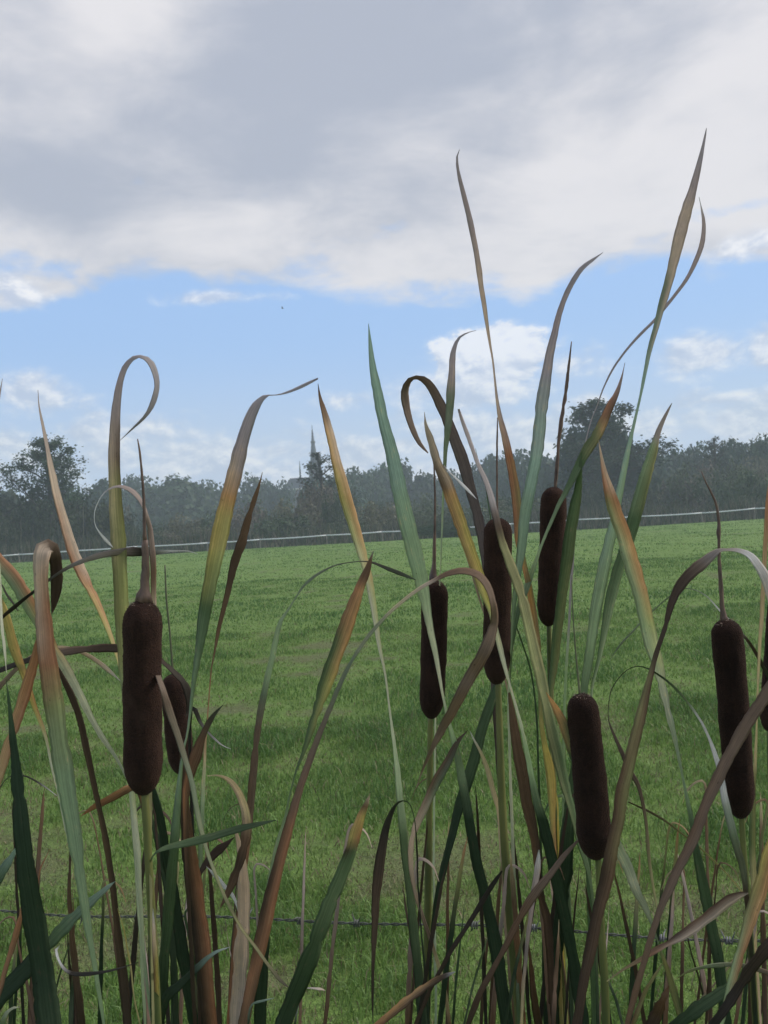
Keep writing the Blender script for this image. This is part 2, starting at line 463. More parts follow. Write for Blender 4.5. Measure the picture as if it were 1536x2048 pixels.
RAIL_Y = 70.6
fence = empty('rail_fence', (0, RAIL_Y, 0))
tag(fence, 'long white rail fence on thin posts along the far edge of the pasture', 'fence')
px = np.arange(-32, 33, 4.6)
rr = random.Random(3)
tops = []
for x in px:
    x = x + rr.uniform(-.5, .5); g = float(ground_z(x, RAIL_Y)); h = 0.66 + rr.uniform(-.05, .05) + 0.10 * (x / 30)
    tops.append((x, h))
    v, f = tube([(x, RAIL_Y + .06, g - .2), (x + .01, RAIL_Y + .06, 0.4), (x + rr.uniform(-.03, .03), RAIL_Y + .06, h + .10), (x, RAIL_Y + .06, h + .105)], (.04, .038, .036, .001), 7)
    link('post', mesh_np('fence_post', v, f), M['post'], fence)
for (xa, za), (xb, zb) in zip(tops[:-1], tops[1:]):
    s = np.linspace(0, 1, 7); sag = -0.03 * 4 * s * (1 - s)
    pts = np.stack([xa + .012 + (xb - xa - .024) * s, np.full(7, RAIL_Y), za + (zb - za) * s + sag], 1)
    t_, h_ = 0.02, 0.045
    V = np.stack([pts + (0, -t_, -h_), pts + (0, t_, -h_), pts + (0, t_, h_), pts + (0, -t_, h_)], axis=1).reshape(-1, 3)
    i = np.arange(6)[:, None] * 4; j = np.arange(4)[None]; k = (j + 1) % 4
    Fq = np.stack([i + j, i + k, i + 4 + k, i + 4 + j], -1).reshape(-1, 4)
    Fq = np.vstack([Fq, [[3, 2, 1, 0]], [[24, 25, 26, 27]]])
    link('rail', mesh_np('fence_rail', V, Fq, smooth_shade=False), M['white_rail'], fence)

def blades(n, x, y, h, w, lean, colors, seed, z0=None):
    r = np.random.default_rng(seed)
    z = (ground_z(x, y) if z0 is None else z0) - 0.02
    a = r.random(n) * 2 * np.pi; la = r.random(n) * 2 * np.pi; le = h * lean * r.random(n)
    dxw, dyw = np.cos(a) * w / 2, np.sin(a) * w / 2; lx, ly = np.cos(la) * le, np.sin(la) * le
    V = np.zeros((n, 5, 3), np.float32)
    V[:, 0] = np.stack([x - dxw, y - dyw, z], 1); V[:, 1] = np.stack([x + dxw, y + dyw, z], 1)
    V[:, 2] = np.stack([x - dxw + lx * .3, y - dyw + ly * .3, z + h * .6], 1); V[:, 3] = np.stack([x + dxw + lx * .3, y + dyw + ly * .3, z + h * .6], 1)
    V[:, 4] = np.stack([x + lx, y + ly, z + h], 1)
    b = np.arange(n)[:, None] * 5
    Fc = np.concatenate([b + np.array([[0, 1, 3]]), b + np.array([[0, 3, 2]]), b + np.array([[2, 3, 4]])])
    return V.reshape(-1, 3), Fc, np.repeat(colors, 5, axis=0)
r = np.random.default_rng(5)
n = 15000
x = (r.random(n) * 2 - 1) * 36; y = 71.2 + r.random(n) * 5.5
h = (0.6 + 0.8 * r.random(n)) * (0.75 + 0.7 * value_noise(x + 300, y + 300, 3.1, 31)) * np.clip(0.55 + (y - 71.2) / 4, 0.5, 1.25)
c = np.where((r.random(n) < 0.4)[:, None], np.array([[0.16, 0.15, 0.11]]), np.array([[0.060, 0.088, 0.046]])) * (0.6 + 0.7 * r.random((n, 1)))
v, f, c = blades(n, x, y, h, 0.05 + 0.05 * r.random(n), 0.30, c, 6)
tag(link('reed_belt', mesh_np('reed_belt', v, f, c, smooth_shade=False), M['foliage']), 'grey green reeds standing behind the white rail fence', 'reeds', kind='stuff')

def leaf_quads(cent, size, seed, colr, cvar=0.5, flat=0.35, out=None):
    """bent four-corner leaves at the given centres"""
    r = np.random.default_rng(seed); n = len(cent)
    a = r.standard_normal((n, 3)); a[:, 2] *= 0.6; a /= np.linalg.norm(a, axis=1)[:, None]
    b = np.cross(a, r.standard_normal((n, 3))); b /= np.linalg.norm(b, axis=1)[:, None]
    if out is not None:      # leaves turn their faces outwards, more or less
        c = out + 0.55 * r.standard_normal((n, 3)); c /= np.linalg.norm(c, axis=1)[:, None]
        a = np.cross(c, r.standard_normal((n, 3))); a /= np.linalg.norm(a, axis=1)[:, None]
        b = np.cross(c, a)
    c = np.cross(a, b)
    s = (size * (0.6 + 0.8 * r.random(n)))[:, None]
    V = np.stack([cent - a * s * .5, cent + b * s * flat + c * s * .08, cent + a * s * .5, cent - b * s * flat + c * s * .08], axis=1).reshape(-1, 3)
    Fq = np.arange(n * 4).reshape(-1, 4)
    C = np.asarray(colr)[None] * (1 - cvar + 2 * cvar * r.random((n, 1)))
    return V, Fq, np.repeat(C, 4, axis=0)

def lobed_crown(seed, n, lobes, leaf, colr, squash=0.85):
    """unit-ish crown: leaves through a set of overlapping lobes, denser towards their skins"""
    r = np.random.default_rng(seed)
    pts, outs = [], []
    for _ in range(lobes):
        a = r.random() * 2 * np.pi; rad = 0.62 * np.sqrt(r.random()); zc = 0.22 + 0.56 * r.random() * (1 - 0.45 * rad)
        cx, cy = rad * np.cos(a), rad * np.sin(a); lr = 0.22 + 0.20 * r.random()
        k = n // lobes
        d = r.standard_normal((k, 3)); d /= np.linalg.norm(d, axis=1)[:, None]
        q = (r.random(k) ** 0.45)[:, None] * (0.85 + 0.35 * r.random((k, 1)))
        outs.append(d)
        pts.append(np.array([cx, cy, zc]) + d * q * lr * np.array([1, 1, squash]))
    pts = np.vstack(pts); pts[:, 2] *= 1.0 / np.quantile(pts[:, 2], 0.998)
    return leaf_quads(pts, leaf, seed + 1, colr, 0.3, 0.45, np.vstack(outs))

def grow_tree(seed, levels=3, spread=0.9, cluster=26, sigma=0.035, leaf=0.024, colr=(0.035, 0.06, 0.025), slim=1.0, bare=0.0):
    """branching tree of unit height: (trunk verts, faces), (crown verts, faces, colours)"""
    r = np.random.default_rng(seed); tubes = []; ends = []
    def limb(p, d, length, rad, lev):
        pts = [p]; q = p.copy(); dd = d.copy()
        nseg = 5
        for _ in range(nseg):
            dd = dd + r.standard_normal(3) * (0.14 if lev else 0.035) + np.array([0, 0, 0.05]); dd /= np.linalg.norm(dd)
            q = q + dd * length / nseg; pts.append(q.copy())
        rr_ = np.linspace(rad, rad * 0.45, nseg + 1)
        tubes.append(tube(np.array(pts), rr_, 6 if lev < 2 else 4, 0.05, seed))
        if lev >= 2: ends.extend([pts[-1], pts[-2], pts[-3]] if lev == levels else [pts[-1]])
        if lev < levels:
            nb = (15, 7, 5, 4)[lev]
            for i in range(nb):
                t = 0.10 + 0.88 * (i + r.random() * 0.8) / nb if lev == 0 else 0.25 + 0.75 * (i + r.random()) / nb
                t = min(t, 0.98); k = min(int(t * nseg), nseg - 1); base = pts[k] + (pts[k + 1] - pts[k]) * (t * nseg - k)
                ang = r.random() * 2 * np.pi if lev else i * 2.4 + r.random() * 0.6
                side = np.array([np.cos(ang), np.sin(ang), 0.0])
                nd = dd * (0.35 + 0.25 * lev * 0.5) + side * spread * (1.0 - 0.35 * t * (lev == 0)) + np.array([0, 0, 0.26]); nd /= np.linalg.norm(nd)
                ll = (0.46, 0.42, 0.45, 0.4)[lev] * length * (0.7 + 0.5 * r.random()) * slim * ((1.25 - 1.10 * t) if lev == 0 else 1)
                limb(base, nd, ll, rad * (0.42 if lev else 0.36), lev + 1)
    limb(np.array([0, 0, 0.0]), np.array([0.02, 0.0, 1.0]), 0.86, 0.020, 0)
    ends_ = np.array(ends); ends_ = ends_[ends_[:, 2] > 0.12]
    if bare: ends_ = ends_[r.random(len(ends_)) > bare]
    cen = np.repeat(ends_, cluster, axis=0) + r.standard_normal((len(ends_) * cluster, 3)) * sigma * np.array([1, 1, .8])
    cen = cen[cen[:, 2] > 0.05]
    zmax = cen[:, 2].max()
    v, f, c = leaf_quads(cen / zmax, leaf, seed + 5, colr)
    tv, tf = join(tubes)
    return (tv / zmax, tf), (v, f, c)

TREE, HALF = {}, {}
def tree_kind(key, trunk, crown):
    TREE[key] = (mesh_np(key + '_trunk', trunk[0], trunk[1]), mesh_np(key + '_crown', *crown, smooth_shade=False))
    cv = crown[0]; cv = cv[cv[:, 2] > 0.5] if not key.startswith('round') else cv
    HALF[key] = float(np.quantile(np.abs(cv[:, 0]), 0.96))
    TREE[key][0].materials.append(M['bark']); TREE[key][1].materials.append(M['foliage'])
tree_kind('open', *grow_tree(22, 3, 0.95, 5, 0.020, 0.019, (0.042, 0.072, 0.038)))
tree_kind('open_b', *grow_tree(31, 3, 1.0, 5, 0.020, 0.018, (0.036, 0.062, 0.032), slim=1.05))
tree_kind('wispy', *grow_tree(15, 2, 0.75, 5, 0.016, 0.024, (0.040, 0.056, 0.034), slim=0.8, bare=0.25))
for k in range(5):
    v, f, c = lobed_crown(40 + k, 6500, 17, 0.085, ((0.034, 0.068, 0.036), (0.026, 0.055, 0.034), (0.044, 0.078, 0.036), (0.040, 0.062, 0.038), (0.030, 0.064, 0.038))[k])
    tr = tube(np.array([[0, 0, 0], [.01, 0, .2], [0.0, .01, .45], [.01, 0, .7]]), (.045, .036, .028, .008), 7)
    lb = [tr] + [tube(np.array([[0, 0, .25 + .08 * i], [.16 * math.cos(i * 2.3), .16 * math.sin(i * 2.3), .45 + .08 * i], [.34 * math.cos(i * 2.3), .34 * math.sin(i * 2.3), .58 + .07 * i]]), (.02, .014, .006), 5) for i in range(4)]
    tree_kind('round%d' % k, join(lb), (v, f, c))

def plant_tree(kind, u, vtop, D, half_px, label, rot=0.0, group=None, name='tree'):
    top = P(u, vtop, D)
    g = float(ground_z(top.x, top.y)); H = top.z - g
    root = empty(name, (top.x, top.y, g)); root.rotation_euler = (0, 0, rot)
    half = half_px * D / F_PX
    base_half = HALF[kind]
    if kind.startswith('round'): half = max(half * 1.12, 0.36 * H)
    s = half / base_half
    root.scale = (s, s, H)
    for nm, me in zip(('trunk', 'crown'), TREE[kind]):
        o = bpy.data.objects.new(nm, me); col.objects.link(o); o.parent = root
    return tag(root, label, 'tree', group)

plant_tree('open', 98, 868, 86, 72, 'loose open-crowned tree at the left edge, standing above the hedge', 0.4, name='hedgerow_tree')
plant_tree('open_b', 1205, 798, 96, 98, 'tallest tree, broad open crown, right of the middle', 2.0, name='hedgerow_tree')
plant_tree('wispy', 644, 902, 92, 46, 'thin wispy tree in front of the church tower', 1.0, name='hedgerow_tree')
plant_tree('wispy', 1421, 874, 104, 34, 'slender spindly treetop rising over the right-hand hedge', 2.6, name='hedgerow_tree')
plant_tree('wispy', -8, 952, 84, 40, 'small thin tree cut by the left edge beside the loose tree', 0.3, name='hedgerow_tree')
ORD = ['first', 'second', 'third', 'fourth', 'fifth', 'sixth', 'seventh', 'eighth', 'ninth', 'tenth', 'eleventh', 'twelfth', 'thirteenth', 'fourteenth', 'fifteenth', 'sixteenth', 'seventeenth', 'eighteenth', 'nineteenth', 'twentieth', 'twenty-first', 'twenty-second', 'twenty-third', 'twenty-fourth', 'twenty-fifth', 'twenty-sixth', 'twenty-seventh', 'twenty-eighth']
far = [(1218, 838, 101, 80), (40, 985, 120, 70), (195, 962, 150, 60), (262, 954, 190, 42), (335, 958, 175, 66), (410, 966, 200, 44), (470, 958, 190, 48), (545, 964, 200, 34),
       (675, 955, 150, 50), (712, 941, 170, 34), (762, 931, 185, 34), (832, 928, 175, 40), (890, 946, 200, 40), (960, 917, 170, 40), (1018, 912, 165, 34),
       (1062, 905, 150, 50), (1125, 890, 130, 60), (1300, 898, 130, 56), (1345, 905, 140, 44), (1388, 892, 135, 44), (1440, 896, 130, 40), (1472, 882, 125, 38), (1503, 888, 130, 34), (1545, 876, 120, 46), (1600, 880, 125, 60), (-70, 990, 130, 70)]
far.sort()
for i, (u, v, D, hp) in enumerate(far):
    plant_tree('round%d' % (i * 3 % 5), u, v, D, hp, 'dark rounded tree, %s from the left in the far treeline' % ORD[i], i * 1.7, 'trees of the far treeline', 'treeline_tree')

# scrub between reeds and trees, one tangled mass
sv, sf, scl, off = [], [], [], 0
r = np.random.default_rng(77)
prof_u = [-150, 0, 60, 150, 230, 260, 300, 400, 440, 560, 600, 660, 720, 800, 870, 950, 1080, 1140, 1290, 1330, 1400, 1540, 1700]
prof_v = [985, 975, 962, 965, 985, 1018, 1030, 1024, 1006, 988, 966, 958, 980, 978, 985, 985, 975, 955, 960, 930, 915, 905, 905]
for i in range(120):
    u = -150 + 1850 * (i + r.random()) / 120
    D = 78 + 26 * r.random()
    vt = np.interp(u, prof_u, prof_v) + 46 * r.random() ** 1.5 + (D < 85) * 22
    top = P(u, vt, D); g = float(ground_z(top.x, top.y)); H = max(top.z - g, 1.6); wd = 1.5 + 1.9 * r.random()
    cc = ((0.080, 0.105, 0.056), (0.135, 0.118, 0.090), (0.062, 0.098, 0.048), (0.140, 0.140, 0.090), (0.045, 0.072, 0.036))[int(r.integers(5))]
    if u < 230 or 1120 < u < 1300: cc = ((0.040, 0.058, 0.030), (0.046, 0.060, 0.034), (0.055, 0.066, 0.040))[int(r.integers(3))]
    v, f, c = lobed_crown(500 + i, 1100, 8, 0.075, cc, 1.0)
    v = v * np.array([wd, wd, H]) + np.array([top.x, top.y, g])
    v[:, 2] = np.where(v[:, 2] < g, g + (g - v[:, 2]) * .2, v[:, 2])
    sv.append(v); sf.append(f + off); scl.append(c); off += len(v)
    # upright dead stems and grass heads through the bush
    k = 4; xs = top.x + r.standard_normal(k) * wd * .6; ys = top.y - 1.0 + r.standard_normal(k) * .8
    hh = H * (0.45 + 0.55 * r.random(k))
    wv = 0.02 + 0.02 * r.random(k); lx = r.standard_normal(k) * hh * .10
    V = np.stack([np.stack([xs - wv, ys, np.full(k, g)], 1), np.stack([xs + wv, ys, np.full(k, g)], 1), np.stack([xs + wv * .5 + lx, ys, g + hh], 1), np.stack([xs - wv * .5 + lx, ys, g + hh], 1)], 1).reshape(-1, 3)
    cs = np.array([[0.20, 0.18, 0.14]]) * (0.4 + 0.8 * r.random((k, 1)))
    sv.append(V); sf.append(np.arange(k * 4).reshape(-1, 4) + off); scl.append(np.repeat(cs, 4, axis=0)); off += len(V)
tag(link('scrub_thicket', mesh_np('scrub_thicket', np.vstack(sv), np.vstack(sf), np.vstack(scl), smooth_shade=False), M['foliage']), 'tangled grey green scrub between the reeds and the treeline', 'scrub', kind='stuff')

# a darker low bush that hides a stretch of the rail
bp = P(885, 1052, 69.6); g = float(ground_z(bp.x, bp.y))
bush = empty('low_bush', (bp.x, bp.y, g)); tag(bush, 'low dark green bush covering a stretch of the white rail', 'bush')
v, f, c = lobed_crown(901, 2600, 12, 0.09, (0.035, 0.065, 0.028), 0.8)
link('crown', mesh_np('low_bush_crown', v * np.array([3.6, 0.7, 1.15]) + np.array(bush.location), f, c, smooth_shade=False), M['foliage'], bush)
for s in (-2.2, -1.1, 0.0, .9, 2.0): link('stem', mesh_np('low_bush_stem', *tube(np.array([[s * .5, 0, -.05], [s * .7, 0, .4], [s, .05, .8]]) + np.array(bush.location), (.03, .02, .006), 5)), M['bark'], bush)

# ------------------------------------------------------------------ church beyond the trees
M['slate'] = plain('slate_roof', (0.022, 0.026, 0.042), 0.75, 0.25, 1.5)
M['stone'] = plain('church_brick', (0.055, 0.05, 0.05), 0.85, 0.25, 1.2)
M['dark_glass'] = plain('dark_glass', (0.02, 0.025, 0.03), 0.2, 0.1, 1)
M['white_wall'] = plain('white_render', (0.40, 0.40, 0.40), 0.8, 0.06, 1)
CD = 260.0
tw = P(629, 940, CD)
church = empty('church', (tw.x, tw.y, 0))
tag(church, 'distant church with a tall slender spire rising over the treeline', 'church')
def zat(u, v): return P(u, v, CD).z
CX, CY = tw.x, tw.y
def loc(v): return np.asarray(v, float) + np.array([CX, CY, 0])
def cmesh(name, v, f, mat, parent=church, smooth_shade=False):
    return link(name, mesh_np(name, loc(v), f, smooth_shade=smooth_shade), M[mat], parent)
K_CH = CD / 600.0
def Q(*a): return a[0] * K_CH
zt = zat(629, 929)
tower = cmesh('tower', *box(-Q(3.4), Q(3.4), -Q(3.4), Q(3.4), -1, zt), 'stone')
for sx in (-1, 1):
    for sy in (-1, 1):
        px_, py_ = sx * Q(2.9), sy * Q(2.9)
        v, f = join([box(px_ - Q(.8), px_ + Q(.8), py_ - Q(.8), py_ + Q(.8), zt - Q(6), zt + Q(.3)),
                     tube([(px_, py_, zt + Q(.3)), (px_, py_, zt + Q(2.6)), (px_, py_, zt + Q(2.65))], (Q(.6), Q(.06), .01), 8)])
        cmesh('pinnacle', v, f, 'slate', tower)
for x in (-Q(1.7), Q(1.7)):
    cmesh('belfry_window', *box(x - Q(.7), x + Q(.7), -Q(3.4) - .12, -Q(3.4) - .02, zt - Q(9), zt - Q(3)), 'dark_glass', tower)
zs = zat(621, 850)
zc = zat(624, 884)
v, f = tube([(0, 0, zt + .01), (0, 0, zt + Q(2)), (0, 0, zc), (0, 0, zc + .01), (0, 0, zs - Q(3)), (0, 0, zs - Q(2.9)), (0, 0, zs), (0, 0, zs + .02)], tuple(Q(q) for q in (2.7, 2.4, 1.05, 1.0, .36, .22, .16, .02)), 8)
spire = cmesh('spire', v, f, 'slate')
v, f = tube([(0, 0, zc - Q(.7)), (0, 0, zc - Q(.6)), (0, 0, zc + Q(.6)), (0, 0, zc + Q(.7))], tuple(Q(q) for q in (1.0, 1.5, 1.4, .9)), 8)
cmesh('collar', v, f, 'stone', spire)
ze, zr = zat(585, 979), zat(590, 956)
xl = P(567, 970, CD).x - CX
xr0 = P(581, 970, CD).x - CX
xt, hw = -Q(3.4) - .05, Q(7)
cmesh('nave_wall', *box(xl + .5, xt, -hw, hw, -1, ze), 'stone')
V = np.array([(xl, -hw - .4, ze + .02), (xl, hw + .4, ze + .02), (xt, hw + .4, ze + .02), (xt, -hw - .4, ze + .02), (xr0, 0, zr), (xt, 0, zr)], float)
me = bpy.data.meshes.new('nave_roof'); me.from_pydata([tuple(q) for q in loc(V)], [], [(0, 3, 5, 4), (1, 4, 5, 2), (0, 4, 1), (3, 2, 5), (0, 1, 2, 3)]); me.update()
nroof = link('nave_roof', me, M['slate'], church)
cmesh('eaves', *box(xl - .2, xt - .1, -hw - .62, -hw - .42, ze - .35, ze + .1), 'white_wall', nroof)
for i in range(3):
    x = xl + Q(3) + i * Q(3.4)
    cmesh('nave_window', *box(x - Q(.6), x + Q(.6), -hw - .12, -hw - .02, ze - Q(8), ze - Q(2.5)), 'dark_glass')
fx = P(600.5, 950, CD).x - CX; ft = zat(600.5, 921)
v, f = join([tube([(fx, 0, zr - Q(1.5)), (fx, 0, zr + Q(2.6)), (fx, 0, zr + Q(2.62))], (Q(.5), Q(.5), Q(.6)), 8), tube([(fx, 0, zr + Q(2.6)), (fx, 0, ft), (fx, 0, ft + .02)], (Q(.6), Q(.1), .01), 8)])
cmesh('ridge_turret', v, f, 'slate', nroof)

# ------------------------------------------------------------------ a bird high over the field
bp = np.array(P(565, 617, 120))
body = tube(bp + np.array([(-.16, 0, 0), (-.13, 0, .012), (-.05, 0, .02), (.05, 0, .01), (.12, 0, 0), (.2, 0, 0)]), (.004, .022, .045, .042, .02, .006), 8)
bird = empty('bird', tuple(bp)); tag(bird, 'tiny dark bird flying alone in the blue gap', 'bird')
M['bird'] = plain('bird_feather', (0.03, 0.03, 0.035), 0.7, 0.2, 30)
link('body', mesh_np('bird_body', *body), M['bird'], bird)
for s in (-1, 1):
    W = [(.06, 0, .02), (-.07, 0, .02), (-.06, s * .14, .12), (.05, s * .15, .13), (-.10, s * .27, .22), (-.02, s * .25, .21)]
    V = np.array(W + [(a, b, c - .008) for a, b, c in W]) + bp
    Fq = np.array([(0, 1, 2, 3), (3, 2, 4, 5), (7, 6, 9, 8), (8, 9, 11, 10), (0, 3, 9, 6), (3, 5, 11, 9), (1, 7, 8, 2), (2, 8, 10, 4), (4, 10, 11, 5), (0, 6, 7, 1)])
    link('wing', mesh_np('bird_wing', V, Fq, smooth_shade=False), M['bird'], bird)

# ------------------------------------------------------------------ barbed wire in front of the pasture
M['wire'] = plain('galvanised_wire', (0.085, 0.09, 0.08), 0.8, 0.5, 60, 0.2)
M['wire_bright'] = plain('bare_wire', (0.16, 0.16, 0.17), 0.6, 0.4, 60, 0.5)
W0, W1 = P(0, 1808, 1.77), P(1536, 1864, 1.50)
wdir = (W1 - W0); L0 = wdir.length; wdir.normalize()
A, B = W0 - wdir * 0.8, W1 + wdir * 0.9
LW = (B - A).length
bw = empty('barbed_wire_fence', (A.x, A.y, float(ground_z(A.x, A.y))))
tag(bw, 'barbed wire strand stretched behind the cattails across the near grass', 'barbed wire')
side = wdir.cross(Vector((0, 0, 1))).normalized(); upw = side.cross(wdir)
def wire_at(s):
    t = s / LW
    return A + wdir * s + Vector((0, 0, -0.012 * 4 * t * (1 - t) + 0.004 * math.sin(s * 5.1) + 0.003 * math.sin(s * 11.7)))
for k in (0, 1):
    pts = []
    for s in np.arange(0, LW, 0.006):
        a = s / 0.038 * 2 * math.pi + k * math.pi
        pts.append(wire_at(s) + side * (0.0016 * math.cos(a)) + upw * (0.0016 * math.sin(a)))
    v, f = tube(np.array(pts), np.full(len(pts), 0.0013), 6)
    link('strand', mesh_np('wire_strand', v, f), M['wire'], bw)
rb = random.Random(12)
s = 0.06
barb_s = []
while s < LW - .05:
    barb_s.append(s); s += 0.102 + rb.uniform(-.006, .006)
for s in barb_s:
    c0 = wire_at(s); ph = rb.uniform(0, 6.28)
    pts = []
    for q in np.linspace(0, 1, 26):
        a = ph + q * 2.5 * 2 * math.pi
        pts.append(c0 + wdir * (-.005 + .010 * q) + side * (.0052 * math.cos(a)) + upw * (.0052 * math.sin(a)))
    d0 = (pts[0] - pts[1]).normalized(); d1 = (pts[-1] - pts[-2]).normalized()
    pts = [pts[0] + d0 * .016 - wdir * .003, pts[0] + d0 * .004] + pts + [pts[-1] + d1 * .004, pts[-1] + d1 * .016 + wdir * .003]
    rad = [.0004, .0015] + [.0015] * 26 + [.0015, .0004]
    v, f = tube(np.array(pts), rad, 5)
    link('barb', mesh_np('wire_barb', v, f), M['wire_bright'] if rb.random() < .25 else M['wire'], bw)
for q in (A, B):
    g = float(ground_z(q.x, q.y))
    v, f = tube([(q.x, q.y + .06, g - .3), (q.x, q.y + .06, .4), (q.x + .01, q.y + .06, q.z + .12), (q.x + .01, q.y + .06, q.z + .125)], (.058, .055, .052, .01), 14, .02, 3)
    link('post', mesh_np('wire_post', v, f), M['post'], bw)

# ------------------------------------------------------------------ the cattails
PAL = dict(dg=(40, 58, 34), mg=(72, 93, 54), lg=(118, 134, 98), pg=(146, 158, 120), bg=(116, 134, 120), yg=(136, 138, 80), ol=(112, 110, 64),  # dg is darkened to paint the dense stand's shade into the lower leaves
           oR=(158, 120, 86), ob=(130, 98, 74), br=(96, 77, 60), db=(66, 54, 44), bk=(46, 43, 38), pk=(156, 132, 118), gp=(130, 120, 117), gb=(98, 84, 72), gd=(90, 82, 80),
           gr=(124, 119, 120), ta=(162, 136, 110), pl=(160, 156, 148), ye=(140, 132, 82), gg=(92, 104, 78))
K_ALB = 2.5
def pal(k):
    c = np.array(lin(PAL[k])) * K_ALB
    l = 0.3 * c[0] + 0.6 * c[1] + 0.1 * c[2]
    return np.clip(l + (c - l) * (0.92 if c[0] > c[1] * 1.08 else 0.70), 0, .7)

PLANTS = {}
def cattail(key, u, d, label, group='cattails in front of the pasture'):
    q = P(u, 2048, d)
    g = float(ground_z(q.x, q.y))
    root = empty('cattail', (q.x, q.y, g))
    tag(root, label, 'cattail', group)
    PLANTS[key] = root
    return root

def parse(s): return np.array([[float(a) for a in t.split(',')] for t in s.split()])

_seed = [100]
def to_base(p3, key, n=14):
    """carry a stem or leaf on from its last point down to the root of its plant"""
    root = np.array(PLANTS[key].location)
    r = np.random.default_rng(_seed[0])
    end = root + np.array([r.uniform(-.025, .025), r.uniform(-.025, .025), -.02])
    p0 = p3[-1]; m0 = (p3[-1] - p3[-3]); m0 = m0 / (np.linalg.norm(m0) + 1e-9)
    dist = np.linalg.norm(end - p0)
    m0 = m0 * dist * 0.9; m1 = np.array([0, 0, -1.0]) * dist * 0.9
    t = np.linspace(0, 1, n + 1)[1:, None]
    return (2 * t**3 - 3 * t**2 + 1) * p0 + (t**3 - 2 * t**2 + t) * m0 + (-2 * t**3 + 3 * t**2) * end + (t**3 - t**2) * m1

EYE_N = np.array(EYE); FWD_N = np.array(FWD); RIGHT_N = np.array(RIGHT); UP_N = np.array(UP)
def unproj(q):
    d = q[:, 3:4]
    return EYE_N + FWD_N * d + RIGHT_N * (d * (q[:, 0:1] - 768) / F_PX) - UP_N * (d * (q[:, 1:2] - 1024) / F_PX)

